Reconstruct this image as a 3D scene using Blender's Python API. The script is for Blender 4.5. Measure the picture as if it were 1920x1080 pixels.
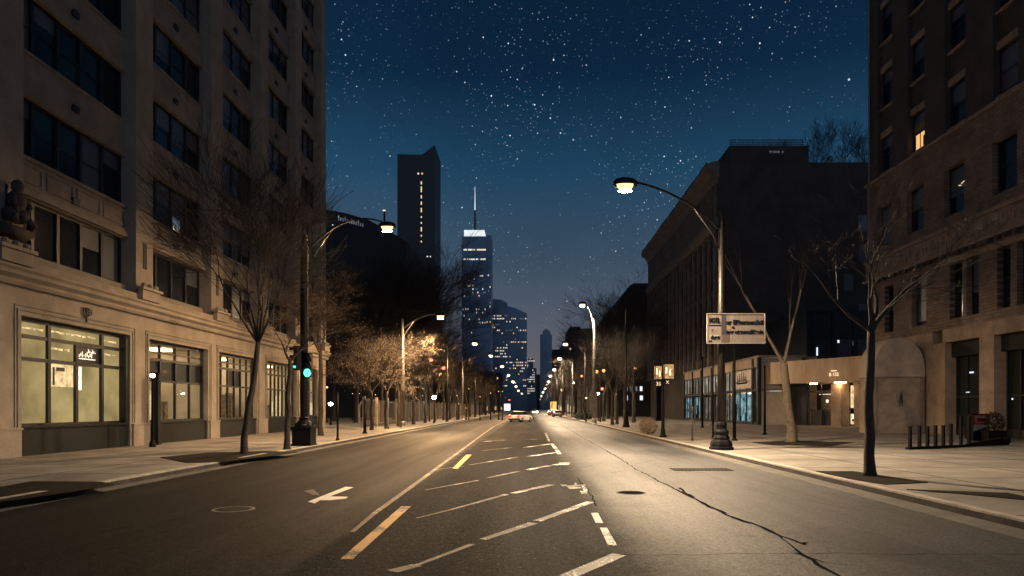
import bpy, math, random
from mathutils import Vector, Matrix, Quaternion
S = bpy.context.scene
for o in list(bpy.data.objects): bpy.data.objects.remove(o)
R = math.radians
# ------------------------------------------------------------------ camera
# pavement level is z=0, road surface z=-0.14, street runs along +y, eye 1.7 m above the pavement
F, VX, VY, CH = 1300.0, 990.0, 766.0, 1.7
cam = bpy.data.objects.new('camera', bpy.data.cameras.new('camera'))
S.collection.objects.link(cam); S.camera = cam
cam.location = (0, 0, CH); cam.rotation_euler = (R(90), 0, 0)
cam.data.sensor_width = 36; cam.data.lens = 36 * F / 1920
cam.data.shift_x = -(VX - 960) / 1920; cam.data.shift_y = (VY - 540) / 1920
cam.data.clip_start = .05; cam.data.clip_end = 8000
# ------------------------------------------------------------------ render
S.render.engine = 'CYCLES'
S.view_settings.view_transform = 'Standard'; S.view_settings.look = 'None'
S.view_settings.gamma = 1; S.view_settings.exposure = 0.0
S.cycles.use_denoising = True
try: S.cycles.denoiser = 'OPENIMAGEDENOISE'
except Exception: pass
S.cycles.max_bounces = 6; S.cycles.diffuse_bounces = 2; S.cycles.glossy_bounces = 3
S.cycles.transparent_max_bounces = 12; S.cycles.transmission_bounces = 4
S.cycles.sample_clamp_indirect = 4; S.cycles.sample_clamp_direct = 0
S.cycles.use_light_tree = True
GLOWW = (1.0, .74, .46)   # whiter lamps of the right row
LAMP = 9500.0          # radiance of the flat lens under a street lamp
GLOW = (1.0, .60, .29)

def lin(c):
    return tuple((v/255/12.92 if v/255 <= .04045 else ((v/255+.055)/1.055)**2.4) for v in c)

# ------------------------------------------------------------------ world: night sky with stars
W = bpy.data.worlds.new('World'); S.world = W; W.use_nodes = True
nt = W.node_tree; nt.nodes.clear(); L = nt.links.new
def N(t, **k):
    n = nt.nodes.new(t)
    for a, b in k.items(): setattr(n, a, b)
    return n
out = N('ShaderNodeOutputWorld'); bg = N('ShaderNodeBackground'); L(bg.outputs[0], out.inputs[0])
tc = N('ShaderNodeTexCoord'); sp = N('ShaderNodeSeparateXYZ'); L(tc.outputs['Generated'], sp.inputs[0])
cr = N('ShaderNodeValToRGB'); L(sp.outputs['Z'], cr.inputs[0])
els = cr.color_ramp.elements
stops = [(0.0, (100, 92, 92)), (.05, (108, 103, 106)), (.12, (90, 97, 111)), (.20, (64, 84, 103)), (.32, (31, 67, 94)), (.43, (12, 38, 61)), (.6, (8, 26, 46)), (1, (7, 20, 38))]
els[0].position = 0; els[0].color = (*lin(stops[0][1]), 1)
els[1].position = 1; els[1].color = (*lin(stops[-1][1]), 1)
for p, c in stops[1:-1]:
    e = els.new(p); e.color = (*lin(c), 1)
nz = N('ShaderNodeTexNoise'); nz.inputs['Scale'].default_value = 2.2; nz.inputs['Detail'].default_value = 5
L(tc.outputs['Generated'], nz.inputs['Vector'])
mr = N('ShaderNodeMapRange'); mr.inputs[1].default_value = .3; mr.inputs[2].default_value = .7; mr.inputs[3].default_value = .8; mr.inputs[4].default_value = 1.2
L(nz.outputs[0], mr.inputs[0])
ml = N('ShaderNodeVectorMath', operation='SCALE'); L(cr.outputs[0], ml.inputs[0]); L(mr.outputs[0], ml.inputs['Scale'])
acc = ml.outputs[0]
cn = N('ShaderNodeTexNoise'); cn.inputs['Scale'].default_value = 7; cn.inputs['Detail'].default_value = 3; L(tc.outputs['Generated'], cn.inputs['Vector'])
cm = N('ShaderNodeMapRange'); cm.inputs[1].default_value = .4; cm.inputs[2].default_value = .62; cm.inputs[3].default_value = .12; cm.inputs[4].default_value = 1.5; L(cn.outputs[0], cm.inputs[0])
for sc_, r_, st_ in ((22, .0017, 2.4), (88, .00105, 1.7), (150, .0009, .7), (210, .0008, .3)):
    v = N('ShaderNodeTexVoronoi'); v.inputs['Scale'].default_value = sc_; L(tc.outputs['Generated'], v.inputs['Vector'])
    m = N('ShaderNodeMapRange'); m.inputs[1].default_value = r_*sc_; m.inputs[2].default_value = r_*sc_*.45
    m.inputs[3].default_value = 0; m.inputs[4].default_value = st_; L(v.outputs['Distance'], m.inputs[0])
    s2 = N('ShaderNodeSeparateColor'); L(v.outputs['Color'], s2.inputs[0])
    pw = N('ShaderNodeMath', operation='POWER'); L(s2.outputs[0], pw.inputs[0]); pw.inputs[1].default_value = 1.5
    mu = N('ShaderNodeMath', operation='MULTIPLY'); L(m.outputs[0], mu.inputs[0]); L(pw.outputs[0], mu.inputs[1])
    hz = N('ShaderNodeMapRange'); hz.inputs[1].default_value = .08; hz.inputs[2].default_value = .3; L(sp.outputs['Z'], hz.inputs[0])
    m3 = N('ShaderNodeMath', operation='MULTIPLY'); L(mu.outputs[0], m3.inputs[0]); L(hz.outputs[0], m3.inputs[1])
    if sc_ > 40:
        m4 = N('ShaderNodeMath', operation='MULTIPLY'); L(m3.outputs[0], m4.inputs[0]); L(cm.outputs[0], m4.inputs[1]); m3 = m4
    c3 = N('ShaderNodeVectorMath', operation='SCALE'); c3.inputs[0].default_value = (.8, .93, 1.0); L(m3.outputs[0], c3.inputs['Scale'])
    ad = N('ShaderNodeVectorMath', operation='ADD'); L(acc, ad.inputs[0]); L(c3.outputs[0], ad.inputs[1]); acc = ad.outputs[0]
# added fill glow in the unseen sky behind the viewer, lifting dark facades
gy = N('ShaderNodeMapRange'); gy.inputs[1].default_value = .05; gy.inputs[2].default_value = -.85; L(sp.outputs['Y'], gy.inputs[0])
gz = N('ShaderNodeMapRange'); gz.inputs[1].default_value = .95; gz.inputs[2].default_value = .1; L(sp.outputs['Z'], gz.inputs[0])
gm = N('ShaderNodeMath', operation='MULTIPLY'); L(gy.outputs[0], gm.inputs[0]); L(gz.outputs[0], gm.inputs[1])
gc = N('ShaderNodeVectorMath', operation='SCALE'); gc.inputs[0].default_value = (.15, .19, .27); L(gm.outputs[0], gc.inputs['Scale'])
ga = N('ShaderNodeVectorMath', operation='ADD'); L(acc, ga.inputs[0]); L(gc.outputs[0], ga.inputs[1]); acc = ga.outputs[0]
L(acc, bg.inputs[0]); bg.inputs[1].default_value = 1.0
W.cycles.sampling_method = 'MANUAL'; W.cycles.sample_map_resolution = 256

# ------------------------------------------------------------------ materials
def mat(name, col, rough=.7, metal=0., var=.25, scale=1.5, bump=.0, bscale=40, spec=.5, stretch=(1, 1, 1), fine=0.):
    m = bpy.data.materials.new(name); m.use_nodes = True
    n = m.node_tree; b = n.nodes['Principled BSDF']; l = n.links.new
    b.inputs['Roughness'].default_value = rough; b.inputs['Metallic'].default_value = metal
    b.inputs['Specular IOR Level'].default_value = spec
    g = n.nodes.new('ShaderNodeNewGeometry'); mp = n.nodes.new('ShaderNodeMapping'); mp.inputs['Scale'].default_value = stretch
    l(g.outputs['Position'], mp.inputs[0])
    t = n.nodes.new('ShaderNodeTexNoise'); t.inputs['Scale'].default_value = scale; t.inputs['Detail'].default_value = 6; t.inputs['Roughness'].default_value = .62
    l(mp.outputs[0], t.inputs['Vector'])
    r = n.nodes.new('ShaderNodeMapRange'); r.inputs[1].default_value = .3; r.inputs[2].default_value = .7
    r.inputs[3].default_value = 1-var; r.inputs[4].default_value = 1+var; l(t.outputs[0], r.inputs[0])
    v = n.nodes.new('ShaderNodeVectorMath'); v.operation = 'SCALE'; v.inputs[0].default_value = col; l(r.outputs[0], v.inputs['Scale'])
    o = v.outputs[0]
    if fine:
        t2 = n.nodes.new('ShaderNodeTexNoise'); t2.inputs['Scale'].default_value = bscale; t2.inputs['Detail'].default_value = 3; l(g.outputs['Position'], t2.inputs['Vector'])
        r2 = n.nodes.new('ShaderNodeMapRange'); r2.inputs[1].default_value = .3; r2.inputs[2].default_value = .7; r2.inputs[3].default_value = 1-fine; r2.inputs[4].default_value = 1+fine; l(t2.outputs[0], r2.inputs[0])
        v2 = n.nodes.new('ShaderNodeVectorMath'); v2.operation = 'SCALE'; l(o, v2.inputs[0]); l(r2.outputs[0], v2.inputs['Scale']); o = v2.outputs[0]
    l(o, b.inputs['Base Color'])
    if bump:
        t3 = n.nodes.new('ShaderNodeTexNoise'); t3.inputs['Scale'].default_value = bscale; t3.inputs['Detail'].default_value = 4; l(g.outputs['Position'], t3.inputs['Vector'])
        bp = n.nodes.new('ShaderNodeBump'); bp.inputs['Strength'].default_value = bump; bp.inputs['Distance'].default_value = .02
        l(t3.outputs[0], bp.inputs['Height']); l(bp.outputs[0], b.inputs['Normal'])
    return m
def emit(name, col, st, var=0., scale=2.):
    m = bpy.data.materials.new(name); m.use_nodes = True; n = m.node_tree; n.nodes.clear(); l = n.links.new
    o = n.nodes.new('ShaderNodeOutputMaterial'); e = n.nodes.new('ShaderNodeEmission'); l(e.outputs[0], o.inputs[0])
    e.inputs[0].default_value = (*col, 1); e.inputs[1].default_value = st
    if var:
        g = n.nodes.new('ShaderNodeNewGeometry'); t = n.nodes.new('ShaderNodeTexNoise'); t.inputs['Scale'].default_value = scale; t.inputs['Detail'].default_value = 5
        l(g.outputs['Position'], t.inputs['Vector'])
        r = n.nodes.new('ShaderNodeMapRange'); r.inputs[1].default_value = .3; r.inputs[2].default_value = .7; r.inputs[3].default_value = st*(1-var); r.inputs[4].default_value = st*(1+var)
        l(t.outputs[0], r.inputs[0]); l(r.outputs[0], e.inputs[1])
    return m
def glassmat(name, tint=(.8, .85, .9), refl=.12):
    m = bpy.data.materials.new(name); m.use_nodes = True; n = m.node_tree; n.nodes.clear(); l = n.links.new
    o = n.nodes.new('ShaderNodeOutputMaterial'); mx = n.nodes.new('ShaderNodeMixShader'); t = n.nodes.new('ShaderNodeBsdfTransparent'); g = n.nodes.new('ShaderNodeBsdfGlossy')
    t.inputs[0].default_value = (*tint, 1); g.inputs['Roughness'].default_value = .03; mx.inputs[0].default_value = refl
    l(t.outputs[0], mx.inputs[1]); l(g.outputs[0], mx.inputs[2]); l(mx.outputs[0], o.inputs[0]); return m
def brickmat(name, c1, c2, mort, bw=.6, bh=.2, swap=True, ms=.015, bumpst=.5):
    m = mat(name, c1, .85); n = m.node_tree; l = n.links.new; b = n.nodes['Principled BSDF']
    g = n.nodes.new('ShaderNodeNewGeometry'); s = n.nodes.new('ShaderNodeSeparateXYZ'); l(g.outputs['Position'], s.inputs[0])
    c = n.nodes.new('ShaderNodeCombineXYZ'); l(s.outputs['Y' if swap else 'X'], c.inputs[0]); l(s.outputs['Z'], c.inputs[1])
    k = n.nodes.new('ShaderNodeTexBrick'); k.inputs['Scale'].default_value = 1; k.inputs['Brick Width'].default_value = bw; k.inputs['Row Height'].default_value = bh
    k.inputs['Mortar Size'].default_value = ms; k.inputs['Color1'].default_value = (*c1, 1); k.inputs['Color2'].default_value = (*c2, 1); k.inputs['Mortar'].default_value = (*mort, 1)
    l(c.outputs[0], k.inputs['Vector'])
    t = n.nodes.new('ShaderNodeTexNoise'); t.inputs['Scale'].default_value = .8; t.inputs['Detail'].default_value = 7; l(g.outputs['Position'], t.inputs['Vector'])
    r = n.nodes.new('ShaderNodeMapRange'); r.inputs[1].default_value = .3; r.inputs[2].default_value = .7; r.inputs[3].default_value = .65; r.inputs[4].default_value = 1.3; l(t.outputs[0], r.inputs[0])
    v = n.nodes.new('ShaderNodeVectorMath'); v.operation = 'SCALE'; l(k.outputs[0], v.inputs[0]); l(r.outputs[0], v.inputs['Scale']); l(v.outputs[0], b.inputs['Base Color'])
    bp = n.nodes.new('ShaderNodeBump'); bp.inputs['Strength'].default_value = bumpst; bp.inputs['Distance'].default_value = .02; bp.invert = True
    l(k.outputs['Fac'], bp.inputs['Height']); l(bp.outputs[0], b.inputs['Normal']); return m

def roadmat():
    m = mat('asphalt', (.05, .05, .05), .55); n = m.node_tree; l = n.links.new; b = n.nodes['Principled BSDF']
    g = n.nodes.new('ShaderNodeNewGeometry'); s = n.nodes.new('ShaderNodeSeparateXYZ'); l(g.outputs['Position'], s.inputs[0])
    def noise(sc, det, st=(1, 1, 1), rg=.6):
        mp = n.nodes.new('ShaderNodeMapping'); mp.inputs['Scale'].default_value = st; l(g.outputs['Position'], mp.inputs[0])
        t = n.nodes.new('ShaderNodeTexNoise'); t.inputs['Scale'].default_value = sc; t.inputs['Detail'].default_value = det; t.inputs['Roughness'].default_value = rg; l(mp.outputs[0], t.inputs['Vector']); return t.outputs[0]
    def rng(i, a, bb, c, d):
        r = n.nodes.new('ShaderNodeMapRange'); r.inputs[1].default_value = a; r.inputs[2].default_value = bb; r.inputs[3].default_value = c; r.inputs[4].default_value = d; l(i, r.inputs[0]); return r.outputs[0]
    def mth(op, a, bb):
        q = n.nodes.new('ShaderNodeMath'); q.operation = op
        for i, x in enumerate((a, bb)):
            if isinstance(x, (int, float)): q.inputs[i].default_value = x
            else: l(x, q.inputs[i])
        return q.outputs[0]
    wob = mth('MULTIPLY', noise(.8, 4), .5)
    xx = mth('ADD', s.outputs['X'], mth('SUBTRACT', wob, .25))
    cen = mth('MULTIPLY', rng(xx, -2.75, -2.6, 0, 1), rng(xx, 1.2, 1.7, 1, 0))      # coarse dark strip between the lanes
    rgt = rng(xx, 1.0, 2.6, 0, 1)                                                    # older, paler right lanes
    val = mth('ADD', mth('MULTIPLY', cen, .0), mth('ADD', mth('ADD', mth('MULTIPLY', rgt, .055), mth('MULTIPLY', mth('MULTIPLY', rgt, rng(xx, 3.4, 6.5, 1, 0)), .03)), .0085))  # lamp pool's falloff towards the right kerb put into the albedo
    val = mth('MULTIPLY', val, rng(noise(.35, 6, (1, .25, 1)), .3, .7, .68, 1.35))
    val = mth('MULTIPLY', val, rng(noise(1.6, 5, (1, .1, 1)), .3, .7, .8, 1.2))
    val = mth('MULTIPLY', val, rng(noise(1.1, 7, (1, .6, 1), .7), .36, .44, .68, 1))       # oil and damp stains
    val = mth('MULTIPLY', val, rng(noise(.23, 2, (1, .35, 1), .4), .57, .585, 1, .72))      # old square-edged repairs
    grain = mth('ADD', mth('MULTIPLY', noise(38, 3, (1, 1, 1), .85), .6), mth('MULTIPLY', noise(14, 4, (1, 1, 1), .8), .4))
    amt = mth('ADD', mth('MULTIPLY', cen, .3), .7)
    gr = mth('ADD', mth('MULTIPLY', rng(grain, .36, .64, -1, 1), amt), 1)
    gr = mth('MAXIMUM', gr, .2)
    spk = rng(noise(30, 1, (1, 1, 1), .5), .68, .76, 0, .10)
    val = mth('ADD', mth('MULTIPLY', val, gr), mth('MULTIPLY', spk, mth('ADD', cen, mth('ADD', mth('MULTIPLY', rgt, .9), .12))))
    cc = n.nodes.new('ShaderNodeCombineColor'); l(val, cc.inputs[0]); l(mth('MULTIPLY', val, 1.0), cc.inputs[1]); l(mth('MULTIPLY', val, 1.04), cc.inputs[2])
    l(cc.outputs[0], b.inputs['Base Color'])
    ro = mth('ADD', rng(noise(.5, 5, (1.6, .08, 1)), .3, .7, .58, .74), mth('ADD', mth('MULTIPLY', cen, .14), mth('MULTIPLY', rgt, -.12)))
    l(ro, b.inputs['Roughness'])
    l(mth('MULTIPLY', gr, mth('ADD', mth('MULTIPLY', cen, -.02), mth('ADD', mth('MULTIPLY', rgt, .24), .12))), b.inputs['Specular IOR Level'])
    bp = n.nodes.new('ShaderNodeBump'); bp.inputs['Strength'].default_value = .8; bp.inputs['Distance'].default_value = .02
    l(mth('ADD', grain, mth('MULTIPLY', noise(6, 3), .6)), bp.inputs['Height']); l(bp.outputs[0], b.inputs['Normal'])
    return m
def paintmat(name, col, wear=.5):
    m = mat(name, col, .6); n = m.node_tree; l = n.links.new; b = n.nodes['Principled BSDF']
    g = n.nodes.new('ShaderNodeNewGeometry')
    t = n.nodes.new('ShaderNodeTexNoise'); t.inputs['Scale'].default_value = 22; t.inputs['Detail'].default_value = 8; t.inputs['Roughness'].default_value = .75; l(g.outputs['Position'], t.inputs['Vector'])
    t2 = n.nodes.new('ShaderNodeTexNoise'); t2.inputs['Scale'].default_value = 1.3; t2.inputs['Detail'].default_value = 3; l(g.outputs['Position'], t2.inputs['Vector'])
    a = n.nodes.new('ShaderNodeMath'); a.operation = 'ADD'; l(t.outputs[0], a.inputs[0]); l(t2.outputs[0], a.inputs[1])
    r = n.nodes.new('ShaderNodeMapRange'); r.inputs[1].default_value = .62+wear*.6; r.inputs[2].default_value = .68+wear*.6; l(a.outputs[0], r.inputs[0])
    mx = n.nodes.new('ShaderNodeMix'); mx.data_type = 'RGBA'; l(r.outputs[0], mx.inputs[0])
    mx.inputs[6].default_value = (*col, 1); mx.inputs[7].default_value = (.05, .048, .045, 1)
    l(mx.outputs[2], b.inputs['Base Color']); return m

M = dict(
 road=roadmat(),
 pave=mat('pavement concrete', (.19, .175, .16), .85, var=.45, scale=.5, bump=.15, bscale=60, fine=.22),
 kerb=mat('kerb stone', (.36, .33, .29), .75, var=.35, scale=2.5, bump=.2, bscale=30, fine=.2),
 gutter=mat('gutter concrete', (.1, .095, .09), .75, var=.4, scale=1.5, bump=.2, bscale=40, fine=.3), kface=mat('dirty shaded kerb face', (.04, .035, .03), .9, var=.5, scale=2, fine=.3),  # kface: shade on the kerb side, with tyre dirt, put into the colour
 earth=mat('earth', (.016, .013, .010), .95, spec=.1, var=.5, scale=3, bump=.6, bscale=25, fine=.4),
 gnd=mat('ground', (.05, .05, .048), .9),
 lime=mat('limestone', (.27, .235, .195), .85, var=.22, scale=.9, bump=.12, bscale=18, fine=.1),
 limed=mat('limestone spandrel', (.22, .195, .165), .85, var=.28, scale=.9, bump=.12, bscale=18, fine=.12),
 green=mat('dark green panel', (.010, .014, .015), .6, spec=.2),
 frame=mat('dark window frame', (.012, .014, .018), .45),
 dglass=mat('dark glass', (.012, .015, .022), .12, var=.5, scale=.5, spec=.28),
 blind=mat('blind behind glass', (.07, .08, .1), .35, var=.3, scale=.7),
 black=mat('black painted iron', (.005, .005, .006), .6, bump=.1, spec=.12),
 pole=mat('aluminium pole', (.22, .2, .18), .45, metal=.6),
 poled=mat('dark bronze pole', (.022, .018, .016), .45, metal=.5),
 bark=mat('bark', (.035, .027, .022), .95, var=.4, scale=8, bump=.6, bscale=30),
 barkp=mat('pale bark', (.10, .075, .055), .9, var=.35, scale=5, bump=.4, bscale=25),
 twig=mat('twigs', (.035, .027, .021), .9, var=.3),
 bud=mat('budding leaves', (.13, .098, .07), .8, var=.4, scale=3),
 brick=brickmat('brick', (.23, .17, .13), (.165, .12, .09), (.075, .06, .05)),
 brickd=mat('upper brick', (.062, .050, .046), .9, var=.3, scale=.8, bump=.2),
 stone=mat('brown stone', (.29, .22, .165), .85, var=.3, scale=1.2, bump=.2, bscale=12, fine=.12),
 mid=mat('dark masonry', (.055, .045, .04), .9, var=.3, scale=.5),
 midl=mat('weathered cornice stone', (.16, .13, .11), .9, var=.3, scale=.8),
 wall2=mat('tower cladding', (.02, .024, .032), .5, var=.2, scale=.05),
 tglass=mat('tower glass', (.10, .15, .21), .3, metal=.75, var=.25, scale=.04),
 wall3=mat('far facade', (.022, .022, .025), .8, var=.3, scale=.2),
 plaster=mat('plaster', (.34, .28, .22), .85, var=.3, scale=1.4, bump=.1, fine=.1),
 canvas=mat('canvas awning', (.45, .37, .3), .8, var=.2, scale=1.2),
 fascia=mat('metal fascia', (.5, .36, .24), .5, metal=.2, var=.3, scale=.7, stretch=(1, 1, .25)),
 room=mat('room wall', (.55, .5, .42), .8, var=.15),
 shelf=mat('shop goods', (.2, .16, .11), .7, var=.7, scale=5),
 white=paintmat('white road paint', (.75, .72, .66), .52), whitew=paintmat('worn white road paint', (.6, .57, .5), .36),
 yellow=paintmat('yellow road paint', (.62, .32, .07), .75), yellw=paintmat('worn yellow line', (.42, .28, .14), .36),
 arrow=paintmat('arrow paint', (.8, .77, .7), .9),
 tar=mat('tar seal', (.005, .005, .005), .95, spec=.03), iron=mat('cast iron', (.03, .028, .026), .7, metal=.3, var=.4, scale=20),
 carw=mat('white car paint', (.6, .58, .54), .25, spec=.7), card=mat('dark car paint', (.02, .022, .03), .25, spec=.7),
 rubber=mat('rubber', (.012, .012, .012), .85), red=emit('tail lamp', (1, .05, .05), 2),
 bowl=emit('street lamp bowl', (1, .68, .3), 1.9), lens=emit('street lamp lens', GLOW, LAMP), bulb=emit('post lamp glow', (1, .56, .24), 2.6), bulbn=emit('near post lamp glow', (1, .62, .3), 45), bulbo=emit('orange lamp glow', (1, .40, .12), 2.4),
 bulbw=emit('white lamp glow', (.75, 1, .8), 120), head=emit('head lamp', (1, .93, .8), 500),
 greenl=emit('green signal', (.12, 1, .62), 2.0), redl=emit('red signal', (1, .05, .03), 22), offl=mat('unlit signal lens', (.02, .02, .02), .3),
 frost=emit('frosted lit window', (.40, .30, .125), .9, .32, .9), frost2=emit('papered lit window', (.95, .68, .34), 1.0, .45, 4.),
 bright=emit('bright lit interior', (1, .85, .6), 1.6, .4, 3.), warmp=emit('ceiling light', (1, .68, .34), 15), tealp=emit('cool ceiling light', (.45, .85, .95), 11),
 warmw=emit('warm lit window', (1, .74, .45), 1.1), whitew_=emit('white lit window', (.85, .92, 1), 1.1), dimw=emit('dim lit window', (.5, .6, .75), .22, .6, .7), amberw=emit('amber lit window', (1, .55, .2), 1.),
 crownl=emit('lit tower crown', (.78, .85, .9), 1.1, .25, .2), mast=emit('lit mast', (.8, .9, 1), .9), redneon=emit('red neon', (1, .12, .05), .8),
 lglass=glassmat('shop glass'), board=mat('sign board', (.13, .108, .094), .6, var=.3, scale=6, stretch=(4, 4, .6)), boardb=mat('board blue band', (.022, .02, .026), .6), ink=mat('black lettering', (.004, .004, .008), .8, spec=.1), label=mat('faded pale label', (.2, .18, .15), .7), ylabel=mat('faded yellow sticker', (.22, .13, .04), .7),
 lantern=emit('lantern glass', (1, .58, .24), .55, .6, 4), redp=mat('red enamel', (.3, .02, .015), .4), cream=mat('cream enamel', (.34, .31, .27), .4),
 peach=emit('lit picture panel', (1, .62, .36), .42, .25, 1.), leaf=mat('shrub leaf', (.022, .026, .016), .7, var=.5, scale=6), leafp=mat('flowering shrub leaf', (.3, .22, .16), .7, var=.5, scale=9),
)

# ------------------------------------------------------------------ mesh helpers
class MB:
    def __init__(s): s.v = []; s.f = []
    def box(s, x0, x1, y0, y1, z0, z1):
        n = len(s.v); s.v += [(x, y, z) for z in (z0, z1) for y in (y0, y1) for x in (x0, x1)]
        for a in ((0, 2, 3, 1), (4, 5, 7, 6), (0, 1, 5, 4), (2, 6, 7, 3), (0, 4, 6, 2), (1, 3, 7, 5)): s.f.append(tuple(n+i for i in a))
        return s
    def quad(s, *p):
        n = len(s.v); s.v += [tuple(q) for q in p]; s.f.append(tuple(range(n, n+len(p)))); return s
    def prism(s, pts, z0, z1):       # pts ccw in xy
        n = len(s.v); k = len(pts)
        s.v += [(x, y, z0) for x, y in pts] + [(x, y, z1) for x, y in pts]
        s.f.append(tuple(n+i for i in reversed(range(k)))); s.f.append(tuple(n+k+i for i in range(k)))
        for i in range(k): j = (i+1) % k; s.f.append((n+i, n+j, n+k+j, n+k+i))
        return s
    def prof(s, pts, y0, y1, axis='y'):  # profile (a,z) extruded along y (a=x) or along x (a=y)
        n = len(s.v); k = len(pts)
        for e in (y0, y1): s.v += [((a, e, z) if axis == 'y' else (e, a, z)) for a, z in pts]
        s.f.append(tuple(n+i for i in range(k))); s.f.append(tuple(n+k+i for i in reversed(range(k))))
        for i in range(k): j = (i+1) % k; s.f.append((n+j, n+i, n+k+i, n+k+j))
        return s
    def tube(s, pts, rad, sides=6, cap=True):
        pts = [Vector(p) for p in pts]; n0 = len(s.v); k = len(pts)
        if not isinstance(rad, (list, tuple)): rad = [rad]*k
        u = None
        for i, p in enumerate(pts):
            d = (pts[min(i+1, k-1)] - pts[max(i-1, 0)]).normalized()
            if u is None:
                u = d.orthogonal().normalized()
            else:
                u = (u - d*u.dot(d))
                u = u.normalized() if u.length > 1e-5 else d.orthogonal().normalized()
            w = d.cross(u)
            for j in range(sides):
                a = 2*math.pi*j/sides; q = p + (u*math.cos(a)+w*math.sin(a))*rad[i]; s.v.append(tuple(q))
        for i in range(k-1):
            for j in range(sides):
                a = n0+i*sides+j; b = n0+i*sides+(j+1) % sides; s.f.append((a, b, b+sides, a+sides))
        if cap:
            s.f.append(tuple(n0+j for j in reversed(range(sides)))); s.f.append(tuple(n0+(k-1)*sides+j for j in range(sides)))
        return s
    def lathe(s, prof, x=0, y=0, sides=12, squash=1.):   # prof list of (r,z)
        n0 = len(s.v); k = len(prof)
        for r, z in prof:
            for j in range(sides):
                a = 2*math.pi*(j+.5)/sides; s.v.append((x+r*math.cos(a)*squash, y+r*math.sin(a), z))
        for i in range(k-1):
            for j in range(sides):
                a = n0+i*sides+j; b = n0+i*sides+(j+1) % sides; s.f.append((a, b, b+sides, a+sides))
        s.f.append(tuple(n0+j for j in reversed(range(sides)))); s.f.append(tuple(n0+(k-1)*sides+j for j in range(sides)))
        return s
    def ball(s, c, r, n=8, sx=1, sz=1):
        pr = [(max(.001, r*math.sin(math.pi*i/n)), c[2]-r*sz*math.cos(math.pi*i/n)) for i in range(n+1)]
        return s.lathe(pr, c[0], c[1], max(8, n), sx)
    def build(s, name, m, parent=None, smooth=False, loc=None):
        me = bpy.data.meshes.new(name); me.from_pydata(s.v, [], s.f)
        if smooth: me.polygons.foreach_set('use_smooth', [True]*len(me.polygons))
        me.materials.append(M[m] if isinstance(m, str) else m); me.update()
        o = bpy.data.objects.new(name, me); S.collection.objects.link(o)
        if parent: o.parent = parent
        if loc: o.location = loc
        return o
def tag(o, label, cat, group=None):
    o['label'] = label; o['category'] = cat
    if group: o['group'] = group
    return o
def thing(name, label, cat, loc=(0, 0, 0), rz=0, group=None):
    o = bpy.data.objects.new(name, None); S.collection.objects.link(o); o.location = loc; o.rotation_euler = (0, 0, rz)
    return tag(o, label, cat, group)
def dup(src, loc, rz=0, label=None, scale=None):
    def cp(o, par):
        c = o.copy(); S.collection.objects.link(c); c.parent = par
        for ch in list(o.children): cp(ch, c)
        return c
    c = cp(src, None); c.location = loc; c.rotation_euler = (0, 0, rz)
    if scale: c.scale = (scale,)*3
    if label: c['label'] = label
    return c
def struct(o): o['kind'] = 'structure'; return o
def text(s, size, name, m, parent, loc, rot, ext=.01, align='CENTER', bold=0.):
    c = bpy.data.curves.new(name, 'FONT'); c.body = s; c.size = size; c.extrude = ext; c.align_x = align; c.align_y = 'CENTER'; c.offset = bold; c.resolution_u = 3
    t = bpy.data.objects.new(name, c); S.collection.objects.link(t)
    bpy.context.view_layer.update()
    me = bpy.data.meshes.new_from_object(t.evaluated_get(bpy.context.evaluated_depsgraph_get()))
    bpy.data.objects.remove(t); me.materials.clear(); me.materials.append(M[m])
    o = bpy.data.objects.new(name, me); S.collection.objects.link(o); o.parent = parent; o.location = loc; o.rotation_euler = rot
    return o
def G(px, py, z=0.):      # where the street level seen there lies
    d = (CH-z)*F/(py-VY); return ((px-VX)*d/F, d)
RZ = -.14
FACE = (R(90), 0, 0)      # text facing the viewer coming up the street

# ------------------------------------------------------------------ ground, road, pavements
XL, XR = -9.8, 7.5
struct(MB().box(-3000, 3000, -400, 5000, -1.2, -.4).build('ground', 'gnd'))
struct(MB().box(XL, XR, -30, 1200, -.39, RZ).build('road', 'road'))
struct(MB().box(-120, XL-.2, -30, 1200, -.38, 0).build('pavement_left', 'pave'))
struct(MB().box(XR+.2, 140, -30, 1200, -.38, 0).build('pavement_right', 'pave'))
kb = MB(); kr = MB()
random.seed(3)
for b, x0, x1 in ((kb, XL-.197, XL-.003), (kr, XR+.003, XR+.197)):
    y = -29
    while y < 320:
        l = 2.4 if y < 150 else 12
        dz = random.uniform(-.006, .008); b.box(x0, x1, y, y+l-.02, -.37, .012+dz); y += l
struct(kb.build('kerb_left', 'kerb')); struct(kr.build('kerb_right', 'kerb'))
# gutters: narrow concrete strips next to the kerbs
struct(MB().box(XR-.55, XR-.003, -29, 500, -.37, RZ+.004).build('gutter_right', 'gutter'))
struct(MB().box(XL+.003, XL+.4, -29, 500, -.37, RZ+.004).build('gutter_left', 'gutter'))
struct(MB().box(XR-.0, XR+.004, -29, 320, RZ+.006, -.022).build('kerb_face_right', 'kface')); struct(MB().box(XL-.004, XL+.0, -29, 320, RZ+.006, -.022).build('kerb_face_left', 'kface'))
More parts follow.
